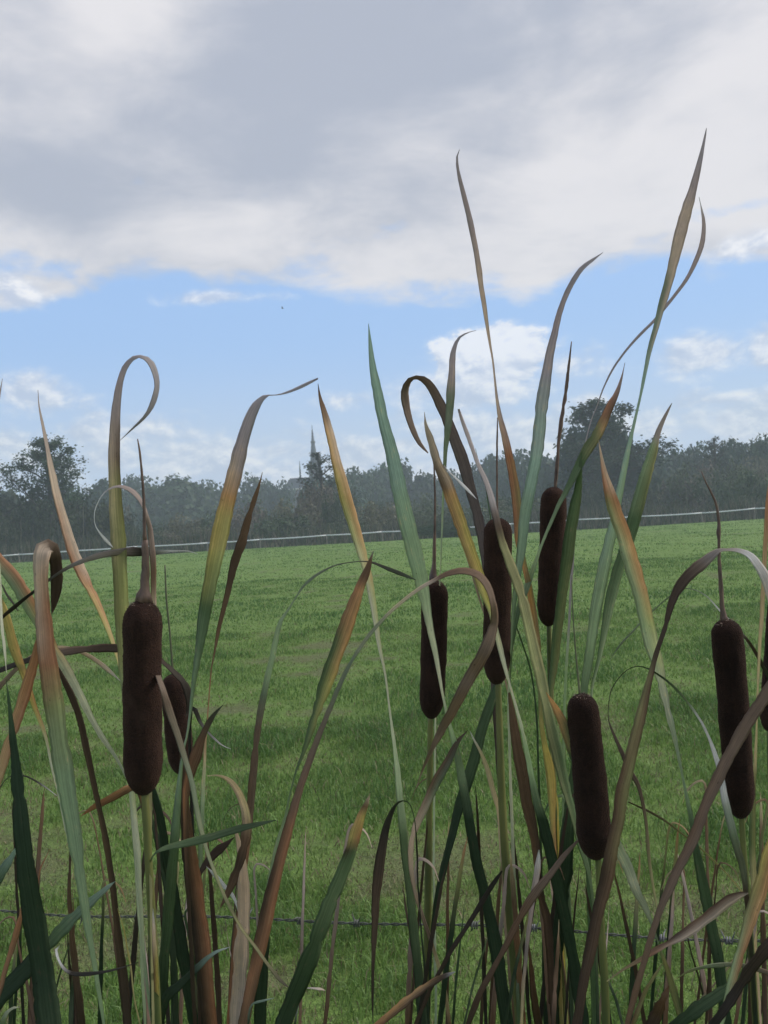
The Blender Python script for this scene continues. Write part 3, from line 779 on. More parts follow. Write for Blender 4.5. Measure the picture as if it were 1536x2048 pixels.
def leaf(key, d, pts, cols, turn=1, free=False, name='leaf', label=None, bulge=0.09):
    """strap leaf, tip first; pts 'u,v,w[,dd]' places and widths in the photograph, d its distance (tip, base);
    cols 't:colour[/colour of the other edge]' along its length"""
    _seed[0] += 1
    r = np.random.default_rng(_seed[0])
    raw = [[float(a) for a in t.split(',')] for t in pts.split()]
    dt, db_ = d if isinstance(d, tuple) else (d - 0.02 * turn, d + 0.02 * turn)
    L = np.concatenate([[0], np.cumsum([math.dist(a[:2], b[:2]) for a, b in zip(raw[:-1], raw[1:])])]); L /= L[-1]
    p = np.array([[a[0], a[1], a[2], dt + (db_ - dt) * l + (a[3] if len(a) > 3 else 0)] for a, l in zip(raw, L)])
    seglen = sum(math.dist(a[:2], b[:2]) for a, b in zip(raw[:-1], raw[1:]))
    n = int(np.clip(seglen / 9, 20, 120))
    q = catmull(p, n)
    q[:, 2] = np.maximum(q[:, 2], 0.8)
    # slight waviness of a real leaf
    ph = r.random(3) * 6.28; tt = np.linspace(0, 1, n)
    q[:, 2] *= 1 + 0.05 * np.sin(tt * 21 + ph[0]) + 0.04 * np.sin(tt * 47 + ph[1])
    # dead and thin stretches kink a little
    q[:, 0] += 0.7 * np.convolve(r.standard_normal(n + 4), np.ones(5) / 5, mode='valid') * np.clip(tt * 8, 0, 1)
    q[:, 2] = np.maximum(q[:, 2] * 0.93 - 1.3, 0.8) * (1 + 0.035 * r.standard_normal(n))
    for _ in range(int(r.integers(0, 3))):                      # creases where it was pinched
        q[:, 2] *= 1 - 0.28 * np.exp(-((tt - r.uniform(.05, .8)) * seglen / 9.0) ** 2)
    q[:, 3] += 0.004 * np.sin(tt * 9 + ph[2])
    p3 = unproj(q)
    w = q[:, 2] * q[:, 3] / F_PX
    # a narrow stretch of a broad leaf is that leaf seen edge-on: turn it about its own length
    wi = max(3, n // 5)
    env = np.array([w[max(0, i - wi):i + wi + 1].max() for i in range(n)])
    arc = np.linspace(0, seglen, n) * q[:, 3].mean() / F_PX
    env = np.minimum(env, 0.0015 + arc * 0.22)
    env = np.maximum(env, w)
    ca = np.clip(w / env, 0.36, 1.0)
    phi = np.arccos(ca)
    for _ in range(4): phi = np.convolve(np.pad(phi, 2, mode='edge'), np.ones(5) / 5, mode='valid')
    phi = turn * np.minimum(phi, 0.95)
    if not free:
        ext = to_base(p3, key)
        k = len(ext)
        p3 = np.vstack([p3, ext]); w = np.concatenate([w, np.linspace(w[-1], max(w[-1] * .8, 0.008), k)])
        phi = np.concatenate([phi, np.linspace(phi[-1], 0, k)])
        tcol = np.concatenate([tt, np.ones(k)])
    else: tcol = tt
    N = len(p3)
    T = np.gradient(p3, axis=0); T /= np.linalg.norm(T, axis=1)[:, None]
    V = p3 - EYE_N; V /= np.linalg.norm(V, axis=1)[:, None]
    Bv = np.cross(T, V); Bv /= np.linalg.norm(Bv, axis=1)[:, None] + 1e-9
    for i in range(1, N):
        if np.dot(Bv[i], Bv[i - 1]) < 0: Bv[i] *= -1
    Nv = np.cross(Bv, T)
    if np.dot(Nv[0], V[0]) > 0: Nv = -Nv
    wd = w / np.cos(phi)
    side = Bv * np.cos(phi)[:, None] + Nv * np.sin(phi)[:, None]
    nor = -Bv * np.sin(phi)[:, None] + Nv * np.cos(phi)[:, None]
    us = np.array([-1, -.55, 0, .55, 1.0])
    th = np.minimum(0.0024, 0.10 * wd + 0.0003)
    curve = bulge * wd * (0.6 + 0.4 * r.random())
    ring = []
    for u_ in us: ring.append((u_, +1))
    for u_ in us[::-1][1:-1]: ring.append((u_, -1))
    VV = np.zeros((N, 8, 3)); UV = np.zeros((N, 8, 2)); CW = np.zeros(8)
    arc3 = np.concatenate([[0], np.cumsum(np.linalg.norm(np.diff(p3, axis=0), axis=1))])
    for j, (u_, s_) in enumerate(ring):
        offn = curve * (u_ * u_ - 0.5) + s_ * th * 0.5 * (1 - u_ * u_)
        VV[:, j] = p3 + side * (wd * 0.5 * u_)[:, None] + nor * offn[:, None]
        UV[:, j, 0] = u_ * 0.5 + 0.5; UV[:, j, 1] = arc3 / 0.05
        CW[j] = u_ * 0.5 + 0.5
    ck = []
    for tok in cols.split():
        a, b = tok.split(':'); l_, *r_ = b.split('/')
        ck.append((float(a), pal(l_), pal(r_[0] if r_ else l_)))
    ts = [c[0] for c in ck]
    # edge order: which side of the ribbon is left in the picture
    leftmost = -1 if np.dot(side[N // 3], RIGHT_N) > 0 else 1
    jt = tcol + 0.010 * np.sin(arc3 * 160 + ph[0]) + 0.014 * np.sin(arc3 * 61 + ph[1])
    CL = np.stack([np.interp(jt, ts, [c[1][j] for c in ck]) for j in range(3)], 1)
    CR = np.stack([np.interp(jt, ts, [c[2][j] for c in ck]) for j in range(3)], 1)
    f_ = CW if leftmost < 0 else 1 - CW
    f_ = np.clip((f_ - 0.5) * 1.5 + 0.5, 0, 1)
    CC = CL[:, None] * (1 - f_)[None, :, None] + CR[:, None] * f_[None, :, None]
    i = np.arange(N - 1)[:, None] * 8; j = np.arange(8)[None]; k = (j + 1) % 8
    Fq = np.stack([i + j, i + k, i + 8 + k, i + 8 + j], -1).reshape(-1, 4)
    Fq = np.vstack([Fq, [[0, 1, 2, 3], [0, 3, 4, 7], [7, 4, 5, 6]], np.array([[3, 2, 1, 0], [7, 4, 3, 0], [6, 5, 4, 7]]) + (N - 1) * 8])
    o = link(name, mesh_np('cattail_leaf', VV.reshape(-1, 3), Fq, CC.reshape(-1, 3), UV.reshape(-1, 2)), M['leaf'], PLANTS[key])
    if label: o['label'] = label
    return o

def stem(key, d, pts, mat='stalk', name='stalk', base=True, jitter=0.0, sides=10):
    _seed[0] += 1
    raw = parse(pts)
    dd = np.full(len(raw), d if not isinstance(d, tuple) else 0.0)
    if isinstance(d, tuple): dd = np.linspace(d[0], d[1], len(raw))
    n = max(10, int(np.linalg.norm(np.diff(raw[:, :2], axis=0), axis=1).sum() / 12))
    q = catmull(np.column_stack([raw, dd]), n)
    p3 = unproj(q); rad = np.maximum(q[:, 2], .8) * q[:, 3] / F_PX / 2
    if base:
        e = to_base(p3, key); p3 = np.vstack([p3, e]); rad = np.concatenate([rad, np.linspace(rad[-1], rad[-1] * 1.25, len(e))])
    else:
        p3 = np.vstack([p3, p3[-1:] + (p3[-1:] - p3[-2:-1]) * .02]); rad = np.append(rad, rad[-1] * .1)
    p3 = np.vstack([p3[:1] + (p3[:1] - p3[1:2]) * .02, p3]); rad = np.concatenate([[rad[0] * .1], rad])
    v, f = tube(p3, rad, sides, jitter, _seed[0])
    return link(name, mesh_np('cattail_' + name, v, f), M[mat], PLANTS[key])

def head(key, d, u0, v0, u1, v1, w, w2=None, bend=0.0, lean=0.0, fluff=0):
    """brown velvety seed head from its top (u0,v0) to its foot (u1,v1)"""
    _seed[0] += 1
    r = np.random.default_rng(_seed[0])
    n, sides = 54, 30
    t = np.linspace(0, 1, n); t = 0.5 - 0.5 * np.cos(np.pi * t)
    q = np.column_stack([u0 + (u1 - u0) * t + bend * np.sin(np.pi * t), v0 + (v1 - v0) * t, np.zeros(n), d + lean * (t - .5)])
    p3 = unproj(q)
    length = math.dist((u0, v0), (u1, v1)); w2 = w2 or w
    half = (w + (w2 - w) * t) / 2
    ct, cb = 0.62 * w / length, 1.0 * w / length           # rounded shoulder, longer rounded foot
    prof = np.ones(n)
    a = t < ct; prof[a] = (1 - (1 - t[a] / ct) ** 2.3) ** 0.5
    b = t > 1 - cb; prof[b] = (1 - ((t[b] - 1 + cb) / cb) ** 2.2 * 0.97) ** 0.5
    prof[0] = 0.12; prof = prof * (1 + 0.018 * np.sin(t * 17 + r.random() * 6) + 0.012 * np.sin(t * 39 + r.random() * 6))
    v, f = tube(p3, half * prof * d / F_PX, sides, 0.012, _seed[0])
    v = np.vstack([v, p3[:1], p3[-1:]])
    # closed ends
    N = n * sides
    cap = [(N, (j + 1) % sides, j, j) for j in range(sides)]
    me = mesh_np('cattail_head', v, f)
    o = link('seed_head', me, M['head'], PLANTS[key])
    # short bristles that soften the outline
    def bristles(nb, lo, hi, lmin, lmax, wid, seed):
        rr_ = np.random.default_rng(seed)
        ring = rr_.integers(max(1, int(lo * n)), max(2, int(hi * n)), nb); sd = rr_.integers(0, sides, nb)
        i0 = ring * sides + sd; i1 = ring * sides + (sd + 1) % sides
        fr = rr_.random((nb, 1)); base = v[i0] * (1 - fr) + v[i1] * fr
        out = base - p3[ring]; out /= np.linalg.norm(out, axis=1)[:, None] + 1e-9
        out = out + 0.5 * rr_.standard_normal((nb, 3)); out /= np.linalg.norm(out, axis=1)[:, None]
        tip = base + out * (lmin + (lmax - lmin) * rr_.random((nb, 1)))
        s_ = np.cross(out, rr_.standard_normal((nb, 3))); s_ /= np.linalg.norm(s_, axis=1)[:, None] + 1e-9
        base = base - out * 0.0006
        V3 = np.stack([base - s_ * wid, base + s_ * wid, tip], axis=1).reshape(-1, 3)
        return V3, np.arange(nb * 3).reshape(-1, 3)
    fz = link('fuzz', mesh_np('head_fuzz', *bristles(4200, 0, 1, .0003, .0010, .0002, _seed[0])), M['fuzz'], o); fz['kind'] = 'stuff'
    if fluff:
        fl = link('seed_fluff', mesh_np('seed_fluff', *bristles(fluff, 0.02, 0.12, .001, .0045, .00025, _seed[0] + 1)), M['fluff'], o); fl['kind'] = 'stuff'
    return o

# seed-head plants
cattail('a', 318, .70, 'cattail with the thickest nearest brown head, at the left')
cattail('b', 415, .98, 'cattail with a dark head half hidden behind the thick left one')
cattail('c', 862, 1.0, 'cattail with a slim brown head left of the middle pair, thin spike above')
cattail('d', 1046, .95, 'cattail whose head is crossed by yellow and grey leaves in the middle')
cattail('e', 1128, 1.04, 'cattail with the highest head, tall brown spike above it')
cattail('f', 1216, .78, 'cattail with the lowest head, short thick one right of the middle')
cattail('g', 1522, .82, 'cattail with a long head near the right edge, crossed by a brown stalk')
cattail('h', 1590, 1.0, 'cattail with its head cut off by the right edge')
# shoots without a head
cattail('i', 110, .62, 'headless cattail shoot at far left with a folded-over pinkish leaf', 'headless cattail shoots')
cattail('j', 488, .74, 'headless cattail shoot of brown withered leaves left of the middle', 'headless cattail shoots')
cattail('k', 545, .64, 'headless cattail shoot with a broad dark green orange-tipped leaf, bottom middle', 'headless cattail shoots')
cattail('l', -70, .85, 'headless cattail shoot mostly beyond the left edge, long leaves reaching in', 'headless cattail shoots')
cattail('m', 1262, .72, 'headless cattail shoot whose brown stalk-like leaf leans to the right edge', 'headless cattail shoots')
cattail('n', 1425, .78, 'headless cattail shoot with broad pale green leaf, right of the lowest head', 'headless cattail shoots')
cattail('o', 880, .90, 'headless cattail shoot with drooping dark leaf and pinkish leaf, bottom middle', 'headless cattail shoots')
cattail('p', 1090, .90, 'headless cattail shoot of dark stems between the two middle heads', 'headless cattail shoots')

# heads, spikes, stalks
head('a', .68, 285, 1200, 287, 1589, 76, 77, -1, fluff=120)
tip_a = stem('a', .68, '275,878,2 279,900,4 284,950,5 288,1010,6 289,1060,7 290,1085,10', 'spike', 'spike_tip', False, .10)
spike_a = stem('a', .68, '290,1080,11 291,1110,14 291,1150,15 289,1180,20 286,1203,34', 'spike', 'male_spike', False, .16, 12)
tip_a.parent = spike_a; tip_a.matrix_parent_inverse = Matrix.Identity(4)
stem('a', .68, '289,1580,15 293,1640,16 297,1720,16 303,1820,17 309,1930,18 314,2048,19', 'stalk')
head('b', .98, 346, 1348, 364, 1548, 53, 52)
stem('b', .98, '330,1130,3 333,1200,4 340,1270,4 346,1352,5', 'spike_green', 'male_spike', False, .05)
stem('b', .98, '365,1540,11 372,1650,12 384,1800,13 400,2048,14', 'stalk_dark')
head('c', 1.0, 869, 1160, 862, 1437, 54, 50, 2, fluff=60)
stem('c', 1.0, '868,930,3 870,1000,4 869,1080,6 868,1130,8 867,1150,14 867,1166,22', 'spike', 'male_spike', False, .14)
stem('c', 1.0, '861,1430,11 860,1520,12 858,1650,13 856,1800,15 853,2048,16', 'stalk')
head('d', .95, 996, 1036, 993, 1368, 57, 55)
stem('d', .95, '995,835,2 994,900,4 994,970,4 995,1045,5', 'spike', 'male_spike', False, .08)
stem('d', .95, '996,1360,12 1000,1480,14 1005,1620,16 1014,1760,17 1026,1900,18 1040,2048,18', 'stalk')
head('e', 1.02, 1108, 974, 1096, 1252, 53, 47, 1)
stem('e', 1.02, '1143,683,2 1139,720,4 1133,770,6 1126,820,7 1119,870,7 1114,930,6 1110,980,7', 'spike', 'male_spike', False, .22)
stem('e', 1.02, '1098,1245,10 1100,1330,11 1104,1450,12 1110,1650,13 1122,1850,14 1130,2048,14', 'stalk')
head('f', .78, 1162, 1387, 1192, 1718, 62, 70, 2, fluff=80)
stem('f', .78, '1143,1150,1.5 1146,1230,2.5 1152,1310,3.5 1160,1392,5', 'spike_green', 'male_spike', False, .05)
stem('f', .78, '1196,1705,12 1199,1780,13 1204,1880,15 1209,1960,16 1212,2048,17', 'stalk')
head('g', .82, 1451, 1238, 1481, 1636, 62, 58, 3, fluff=50)
stem('g', .82, '1403,943,2 1412,965,3 1425,990,4 1434,1015,5 1438,1050,6 1437,1062,10 1438,1075,6 1438,1110,6 1441,1160,8 1444,1210,9 1447,1232,13 1449,1246,22', 'spike', 'male_spike', False, .12)
stem('g', .82, '1483,1625,12 1487,1700,12 1494,1780,13 1502,1900,14 1512,2048,15', 'stalk')
head('h', .98, 1560, 1190, 1538, 1462, 44, 40)
stem('h', .98, '1552,1040,3 1556,1120,5 1556,1198,8', 'spike', 'male_spike', False, .1)
stem('h', .98, '1539,1455,10 1542,1600,11 1560,2048,13', 'stalk')

# ---- leaves, left third
leaf('i', (.63, .60), '12,1358,2 18,1400,7 25,1460,14 35,1560,26 46,1680,36 58,1770,42 72,1860,46 86,1950,49 98,2048,50', '0:mg .2:dg 1:dg')
leaf('i', (.69, .66), '103,1229,2,.03 108,1208,13,.03 113,1172,25,.028 112,1132,27,.025 107,1104,28,.018 97,1094,33,.006 86,1102,35,-.004 82,1140,34,-.006 85,1200,34 93,1300,37 107,1400,41 121,1500,43 138,1600,38 152,1690,29 164,1770,23 174,1840,19 186,1910,13 208,2048,7',
     '0:db .1:db .145:pk .25:pk/ob .34:ob .42:ol/yg .55:lg 1:lg', label='folded pinkish leaf')
leaf('a', (.70, .78), '240,881,2 266,856,6 292,830,10 307,801,14 314,770,12 308,740,14 297,721,13 280,713,8 262,720,11 246,745,14 236,790,17 231,850,22 229,920,27 232,1000,31 238,1100,33 243,1200,31 250,1330,26 258,1450,20 266,1600,14 276,1700,11 283,1830,10 292,1950,9 305,2048,8',
     '0:gr .12:gr .2:gp .27:pk/gb .34:ta/ol .42:ol/yg .5:ol/yg .62:lg/yg .75:pg 1:lg', label='tall leaf curled into a loop')
leaf('a', (.86, .84), '76,780,2 78,812,4 85,850,8 95,900,11 104,950,16 115,1000,19 130,1050,21 148,1110,23 170,1160,22 191,1200,18 213,1250,13 230,1300,9 240,1345,7 252,1450,7 262,1600,8 276,1800,8 290,2048,8', '0:gp .15:pk .26:ob/pk .32:oR/ob .38:ye/oR .46:yg .6:pg 1:lg', -1)
leaf('l', .74, '-30,1070,12 -8,1112,26 30,1160,31 65,1220,28 110,1300,24 150,1370,20 190,1450,14 235,1520,8 256,1562,5', '0:ob .2:lg/ob .4:lg/oR .6:pg 1:pg', 1, True)
leaf('l', .8, '-12,1170,6 4,1210,16 15,1245,20 30,1300,20 45,1340,17 65,1400,13 90,1470,8 105,1540,6 120,1600,6 132,1660,6 160,1760,6', '0:ye .4:ye/oR .6:pg 1:pg', 1, True)
leaf('l', (.72, .74), '80,1262,4 76,1295,18 57,1365,24 32,1445,24 5,1530,22 -30,1640,22', '0:ob .5:oR/ob 1:ta')
leaf('l', .78, '372,1434,3 378,1402,14 369,1370,18 350,1347,14 330,1328,10 300,1308,16 235,1297,20 180,1298,20 120,1305,18 75,1315,15 0,1341,12 -40,1362,14', '0:bk .5:db .7:gb .8:bk 1:bk')
leaf('l', .80, '243,1364,1.5 226,1348,7 205,1330,11 182,1314,10 150,1300,10 100,1296,8 40,1330,10 -40,1420,14', '0:pl .15:pk .4:pk 1:db', -1)
leaf('l', .72, '395,1108,2 375,1102,4 340,1102,6 300,1105,15 265,1103,20 215,1107,16 170,1120,12 125,1141,8 65,1185,8 30,1213,10 0,1240,8 -40,1290,10', '0:pl .12:pl .2:bk .3:gp .5:gr .7:bk 1:db', -1)
leaf('l', .79, '36,1222,3 25,1205,7 12,1188,6 3,1170,4 -20,1160,8 -50,1250,10', '0:bk 1:bk')
leaf('l', .66, '13,1345,1.5 9,1300,7 4,1250,8 2,1200,6 1,1160,4 -6,1120,6 -30,1200,10', '0:pg .5:pg 1:lg')
leaf('l', .9, '5,757,1 2,775,4 -4,805,7 -14,850,10 -30,950,14', '0:gp 1:lg')
leaf('i', .72, '116,1335,6 128,1360,13 143,1392,15 160,1440,15 178,1520,14 195,1600,13 208,1660,14 224,1760,14 238,1880,17 247,1960,20 255,2048,21', '0:db .5:br/db 1:db')
leaf('a', .675, '226,1095,2 216,1084,9 205,1072,7 191,1051,3 189,1025,3 200,997,4 217,979,5 240,973,8 265,983,12 283,1006,10 293,1032,9 300,1062,12,.02 306,1120,15,.025 307,1200,13,.03 304,1300,12,.035 302,1450,11,.03 301,1700,8,.02 306,2048,8', '0:pl .08:pl .14:gp .3:br .36:ta/pk .5:ta .65:ol 1:ol', -1)
leaf('a', (.66, .78), '636,757,5 610,770,9 580,783,7 555,790,4 540,790,3 526,797,13 512,815,21 500,840,24 488,875,26 475,930,32 460,985,36 447,1040,38 435,1095,37 424,1150,34 411,1220,28 400,1290,19 388,1370,11 376,1460,6 366,1510,8 357,1600,15 348,1700,22 340,1800,25 331,1900,25 318,2048,26', '0:gr .1:gr .16:gp .2:pk/gp .24:oR .31:ye/yg .4:mg .6:bg/lg .75:mg 1:dg')
leaf('b', .88, '525,944,2 518,970,6 508,1000,12 495,1040,16 483,1085,20 470,1120,20 458,1170,16 446,1220,12 436,1262,9 428,1312,5 421,1355,4 415,1430,4 409,1520,8 404,1620,11 401,1730,10 398,1850,9 404,2048,9', '0:br .2:db .35:br .45:ob .52:ta .6:lg .75:mg 1:dg', -1)
leaf('b', .72, '446,1410,2 432,1425,8 418,1446,14 405,1475,18 393,1510,26 379,1550,22 371,1600,14 372,1700,10 380,1850,10 390,2048,10', '0:dg .15:br .3:ob/br .6:db 1:db')
leaf('b', .82, '462,1498,1.5 445,1491,4 430,1479,6 413,1462,6 400,1444,9 387,1415,10 380,1450,8,.02 383,1600,8,.02 392,1800,8 400,2048,8', '0:pl .12:bk .4:bk 1:db')
leaf('a', .665, '579,1976,2 560,1960,9 533,1926,9 512,1896,9 485,1860,8 457,1810,8 433,1755,8 413,1700,10 398,1640,12 385,1570,14 370,1520,15 355,1470,15 337,1420,17 322,1368,13 308,1330,10,.04 298,1345,9,.06 296,1500,8,.06 300,1800,8,.05 308,2048,8,.04', '0:bk .1:ol .3:gg .45:gb .6:pk .75:br 1:ol')
leaf('b', .80, '361,1490,6 366,1560,18 371,1620,24 379,1700,31 389,1780,37 401,1860,37 411,1950,35 421,2048,32', '0:db .3:db/br .5:bk/ob 1:db/ob')
leaf('b', .86, '305,1565,6 312,1600,15 322,1640,18 335,1720,22 350,1800,24 365,1900,26 380,2000,23 388,2048,22', '0:dg 1:dg')
leaf('b', .90, '300,1620,6 316,1690,14 332,1770,16 345,1900,16 352,2048,16', '0:dg 1:dg', -1)
leaf('a', .655, '553,1640,2 520,1648,10 470,1660,17 420,1675,19 370,1687,17 332,1696,12 308,1709,5 300,1740,5,.05 298,1850,6,.06 304,2048,6,.06', '0:dg .3:mg 1:dg')
leaf('j', .80, '832,1160,2 820,1155,7 800,1147,10 777,1138,9 750,1127,6 733,1123,4 707,1124,4 673,1130,4 645,1143,6 625,1156,8 605,1174,7 590,1197,5 573,1225,7 562,1243,10 550,1290,13 537,1350,14 526,1400,15 515,1467,16 508,1530,18 502,1600,17 495,1680,16 482,1780,13 468,1900,11 458,2048,10', '0:dg .1:bk .18:gg .35:lg .42:gg .48:gb .6:br/gb .75:db/ob 1:ob/br')
leaf('j', .70, '414,1552,2 438,1551,6 461,1562,12 480,1590,17 491,1625,20 493,1665,22 484,1710,22 469,1755,20 454,1790,14 440,1816,3', '0:pk .35:pk/ta .55:br .7:db 1:br', 1, True, label='curled withered leaf')
leaf('j', .735, '470,1655,5 479,1692,14 486,1740,22 488,1800,29 486,1870,33 480,1950,33 473,2040,30', '0:pk .3:pk 1:pk/gp', label='papery pinkish leaf')
leaf('j', .76, '413,1733,2 430,1750,9 448,1772,11 466,1792,9 480,1830,6 484,1900,6 482,2048,6', '0:pl .5:pl 1:pk')
leaf('b', .84, '469,1674,2 451,1690,15 431,1706,21 407,1735,12 398,1765,8 396,1850,8 402,2048,8', '0:db 1:bk')
leaf('l', .70, '230,1763,2 213,1777,12 187,1800,20 157,1827,26 127,1857,30 103,1883,31 50,1943,38 0,1993,40 -40,2040,40', '0:bg .4:mg .6:dg 1:dg')
leaf('l', .70, '36,1692,6 18,1722,17 0,1750,24 -30,1800,26', '0:bg 1:dg')
leaf('i', .76, '141,1690,5 139,1780,9 143,1850,12 150,1930,16 163,2048,18', '0:db .4:br 1:db')
leaf('l', .66, '58,1770,6 45,1822,12 30,1877,14 13,1933,12 0,1983,10 -20,2048,10', '0:ob 1:ob/br')
leaf('i', .78, '99,1699,1.5 90,1718,4 80,1742,4 76,1790,4 80,1900,5 95,2048,6', '0:ob 1:br')
leaf('i', .60, '276,1925,2 227,1940,6 187,1947,9 150,1948,10 130,1940,8 117,1921,6 112,1900,8 118,1892,2', '0:bk .7:bk .85:pl 1:pl', 1, True)
leaf('a', .73, '162,1632,1.5 187,1614,13 220,1597,18 258,1577,18 278,1582,12,.02 288,1640,8,.02 296,1760,8 306,2048,8', '0:ob .3:db/oR .5:br/ob 1:br')
leaf('b', .74, '460,1894,1.5 428,1907,9 394,1937,16 360,1970,20 333,1995,22 318,2048,20', '0:pl .15:bg .4:dg 1:dg')
leaf('j', .66, '548,1996,1.5 525,2002,6 505,2009,7 498,2030,6 496,2060,6', '0:bg 1:dg')
leaf('k', .66, '651,1981,1.5 638,1978,7 612,1977,3 600,1990,4 590,2048,6', '0:pk .5:pl 1:dg')
leaf('l', .6, '39,2014,1.5 22,2019,9 9,2034,14 4,2060,14', '0:pg 1:mg')
leaf('a', .72, '235,1817,1.5 250,1870,4 260,1930,5 267,1990,4 280,2048,5', '0:ye 1:ta')
leaf('l', .95, '113,1591,2 80,1567,5 50,1552,5 22,1552,3 0,1576,4 -30,1640,6', '0:pl .2:bk .7:bk .85:pl 1:dg')
# ---- leaves, middle
leaf('k', .74, '747,1102,2 741,1120,8 735,1140,15 722,1170,22 708,1210,30 690,1260,34 672,1310,33 655,1360,29 638,1410,24 622,1460,17 607,1505,10 592,1545,6 580,1590,5 570,1640,8 557,1690,15 546,1750,18 536,1820,22 526,1900,26 520,2048,28', '0:pl .03:br .06:br .1:ob/oR .2:mg/oR .3:mg/ye .45:mg .7:lg .85:dg 1:dg', label='green leaf with an orange edge')
leaf('j', (.60, .68), '833,1575,2,.06 845,1540,6,.06 865,1495,12,.05 885,1455,20,.05 905,1420,24,.04 925,1380,27,.03 945,1345,27,.03 965,1310,27,.02 980,1275,24,.02 988,1240,18,.02 986,1210,15 980,1185,16 970,1165,18 955,1150,18 935,1143,16 915,1143,14 890,1150,12 865,1163,10 835,1180,10 800,1207,10 770,1235,9 735,1275,9 705,1320,10 680,1370,11 655,1430,12 635,1480,14 617,1530,18 600,1580,19 580,1650,22 560,1720,26 545,1780,28 529,1850,30 506,1960,29 488,2048,25',
     '0:gb .1:gb .25:gb .33:br .36:pk .42:ta .5:gg .65:gb .75:br/ob .85:db/ob .95:ob/br 1:br')
leaf('k', (.60, .60), '740,1587,2 733,1606,11 723,1630,18 713,1660,24 703,1695,27 690,1730,29 670,1780,32 650,1830,36 628,1890,38 605,1950,39 585,2000,38 566,2048,36', '0:pk .06:br .12:oR/ye .2:ye/ob .25:db/mg .3:mg 1:dg', -1)
leaf('o', .84, '746,2046,3 745,1990,6 746,1930,9 748,1870,14 751,1800,20 757,1740,22 765,1690,20 773,1650,16 784,1620,10 797,1604,6 812,1602,4 822,1613,4 830,1645,4,.02 834,1700,5,.03 838,1800,5,.03 858,2048,6', '0:bk .3:db .45:bk .55:mg .62:bk 1:dg')
leaf('o', .88, '936,1460,2 915,1485,10 895,1525,20 870,1570,22 847,1620,18 829,1660,15 822,1700,14 823,1740,12 832,1790,10 848,1840,10 865,1890,10 880,1940,10 892,1990,9 899,2048,9', '0:db .2:br/gg .35:pk .5:pk .7:gb .85:ta 1:br')
leaf('d', (.86, .86), '737,647,2 741,690,10 747,740,16 757,790,22 770,850,26 783,900,30 795,960,34 806,1010,36 818,1060,36 830,1110,34 842,1155,30 851,1200,23 862,1260,17 872,1310,13 880,1360,9 888,1400,7 900,1450,10 917,1517,16 930,1590,20 953,1717,24 973,1800,26 993,1900,29 1014,2040,28', '0:bg .2:bg .35:lg .5:pg .6:lg .7:dg 1:dg')
leaf('c', .9, '636,767,2 640,795,8 650,830,14 660,870,18 672,920,22 685,970,26 698,1020,28 710,1060,27 722,1100,24 733,1140,20 743,1190,16 752,1250,13 760,1300,9 770,1350,6 778,1410,6 786,1470,9 791,1510,11 800,1600,17 813,1733,18 825,1833,21 838,1967,22 846,2048,22', '0:db .04:br .09:oR/pk .16:ye/oR .24:yg/oR .34:pg/yg .5:pg .62:lg .72:mg 1:dg', -1)
leaf('d', 1.0, '856,906,4,.03 838,885,12,.03 822,850,16,.03 812,815,18,.03 808,785,18,.02 815,763,14,.01 828,755,10 845,757,14 862,772,20 877,800,22 893,835,23 910,880,24 925,920,26 940,975,25 955,1030,24 965,1080,22 975,1150,18 983,1280,14 992,1450,12 1010,1700,12 1035,2048,12', '0:gb .3:gd .5:gd .7:db 1:db', label='grey brown leaf bent into a loop')
leaf('p', (.90, .86), '849,824,1 852,850,8 862,880,16 877,930,20 893,965,26 905,1000,27 922,1050,28 940,1100,28 958,1150,25 970,1190,19 980,1215,15 990,1250,12 1002,1300,12 1012,1340,9 1020,1370,6 1033,1417,8 1047,1467,10 1060,1533,14 1073,1597,18 1085,1640,22 1100,1700,24 1115,1767,26 1133,1850,28 1150,1933,28 1166,2045,26', '0:pk .06:pk .1:br/pk .13:oR .2:oR/ye .32:yg/ye .4:pg .5:pg .58:lg .66:dg 1:dg')
leaf('p', .87, '953,998,1.5 936,981,8 916,961,7 897,943,3 888,935,4,.05 900,1000,5,.08 960,1200,6,.14 1020,1400,6,.14 1070,1700,6,.12 1100,2048,8,.05', '0:pl .05:pl .1:pk 1:br')
leaf('d', (.86, .84), '917,818,6 924,840,9 935,870,10 947,905,10 958,935,11 970,960,12 980,990,14 988,1022,15 996,1055,17 1004,1085,18 1019,1127,22 1034,1167,23 1050,1220,25 1067,1297,25 1080,1350,24 1090,1400,24 1101,1450,26 1113,1500,28 1124,1550,25 1142,1617,18 1160,1687,14 1178,1750,10 1187,1817,8 1192,1900,8 1196,2048,8', '0:gp .15:gr .2:db .25:ol .4:yg/ol .55:ol/mg .7:mg 1:dg', -1)
leaf('e', (.98, 1.0), '919,299,1 914,316,6 917,345,8 925,380,10 935,420,12 943,455,13 950,490,13 957,530,13 963,570,12 969,610,11 974,650,9 980,690,7 985,720,6 990,760,6 995,800,8 1002,840,12 1008,865,15 1017,907,18 1027,957,20 1035,1017,20 1038,1080,16 1046,1120,13 1058,1170,15 1066,1220,17 1074,1270,14 1079,1310,9 1080,1370,9 1083,1440,11 1090,1490,13 1100,1540,20 1104,1590,19 1106,1640,14 1112,1760,12 1122,2048,12', '0:gr .08:gp .2:pk .3:pk/gp .36:ob .42:ob/ol .48:oR/ol .55:oR .62:ol .7:ye .8:ol/oR 1:ol')
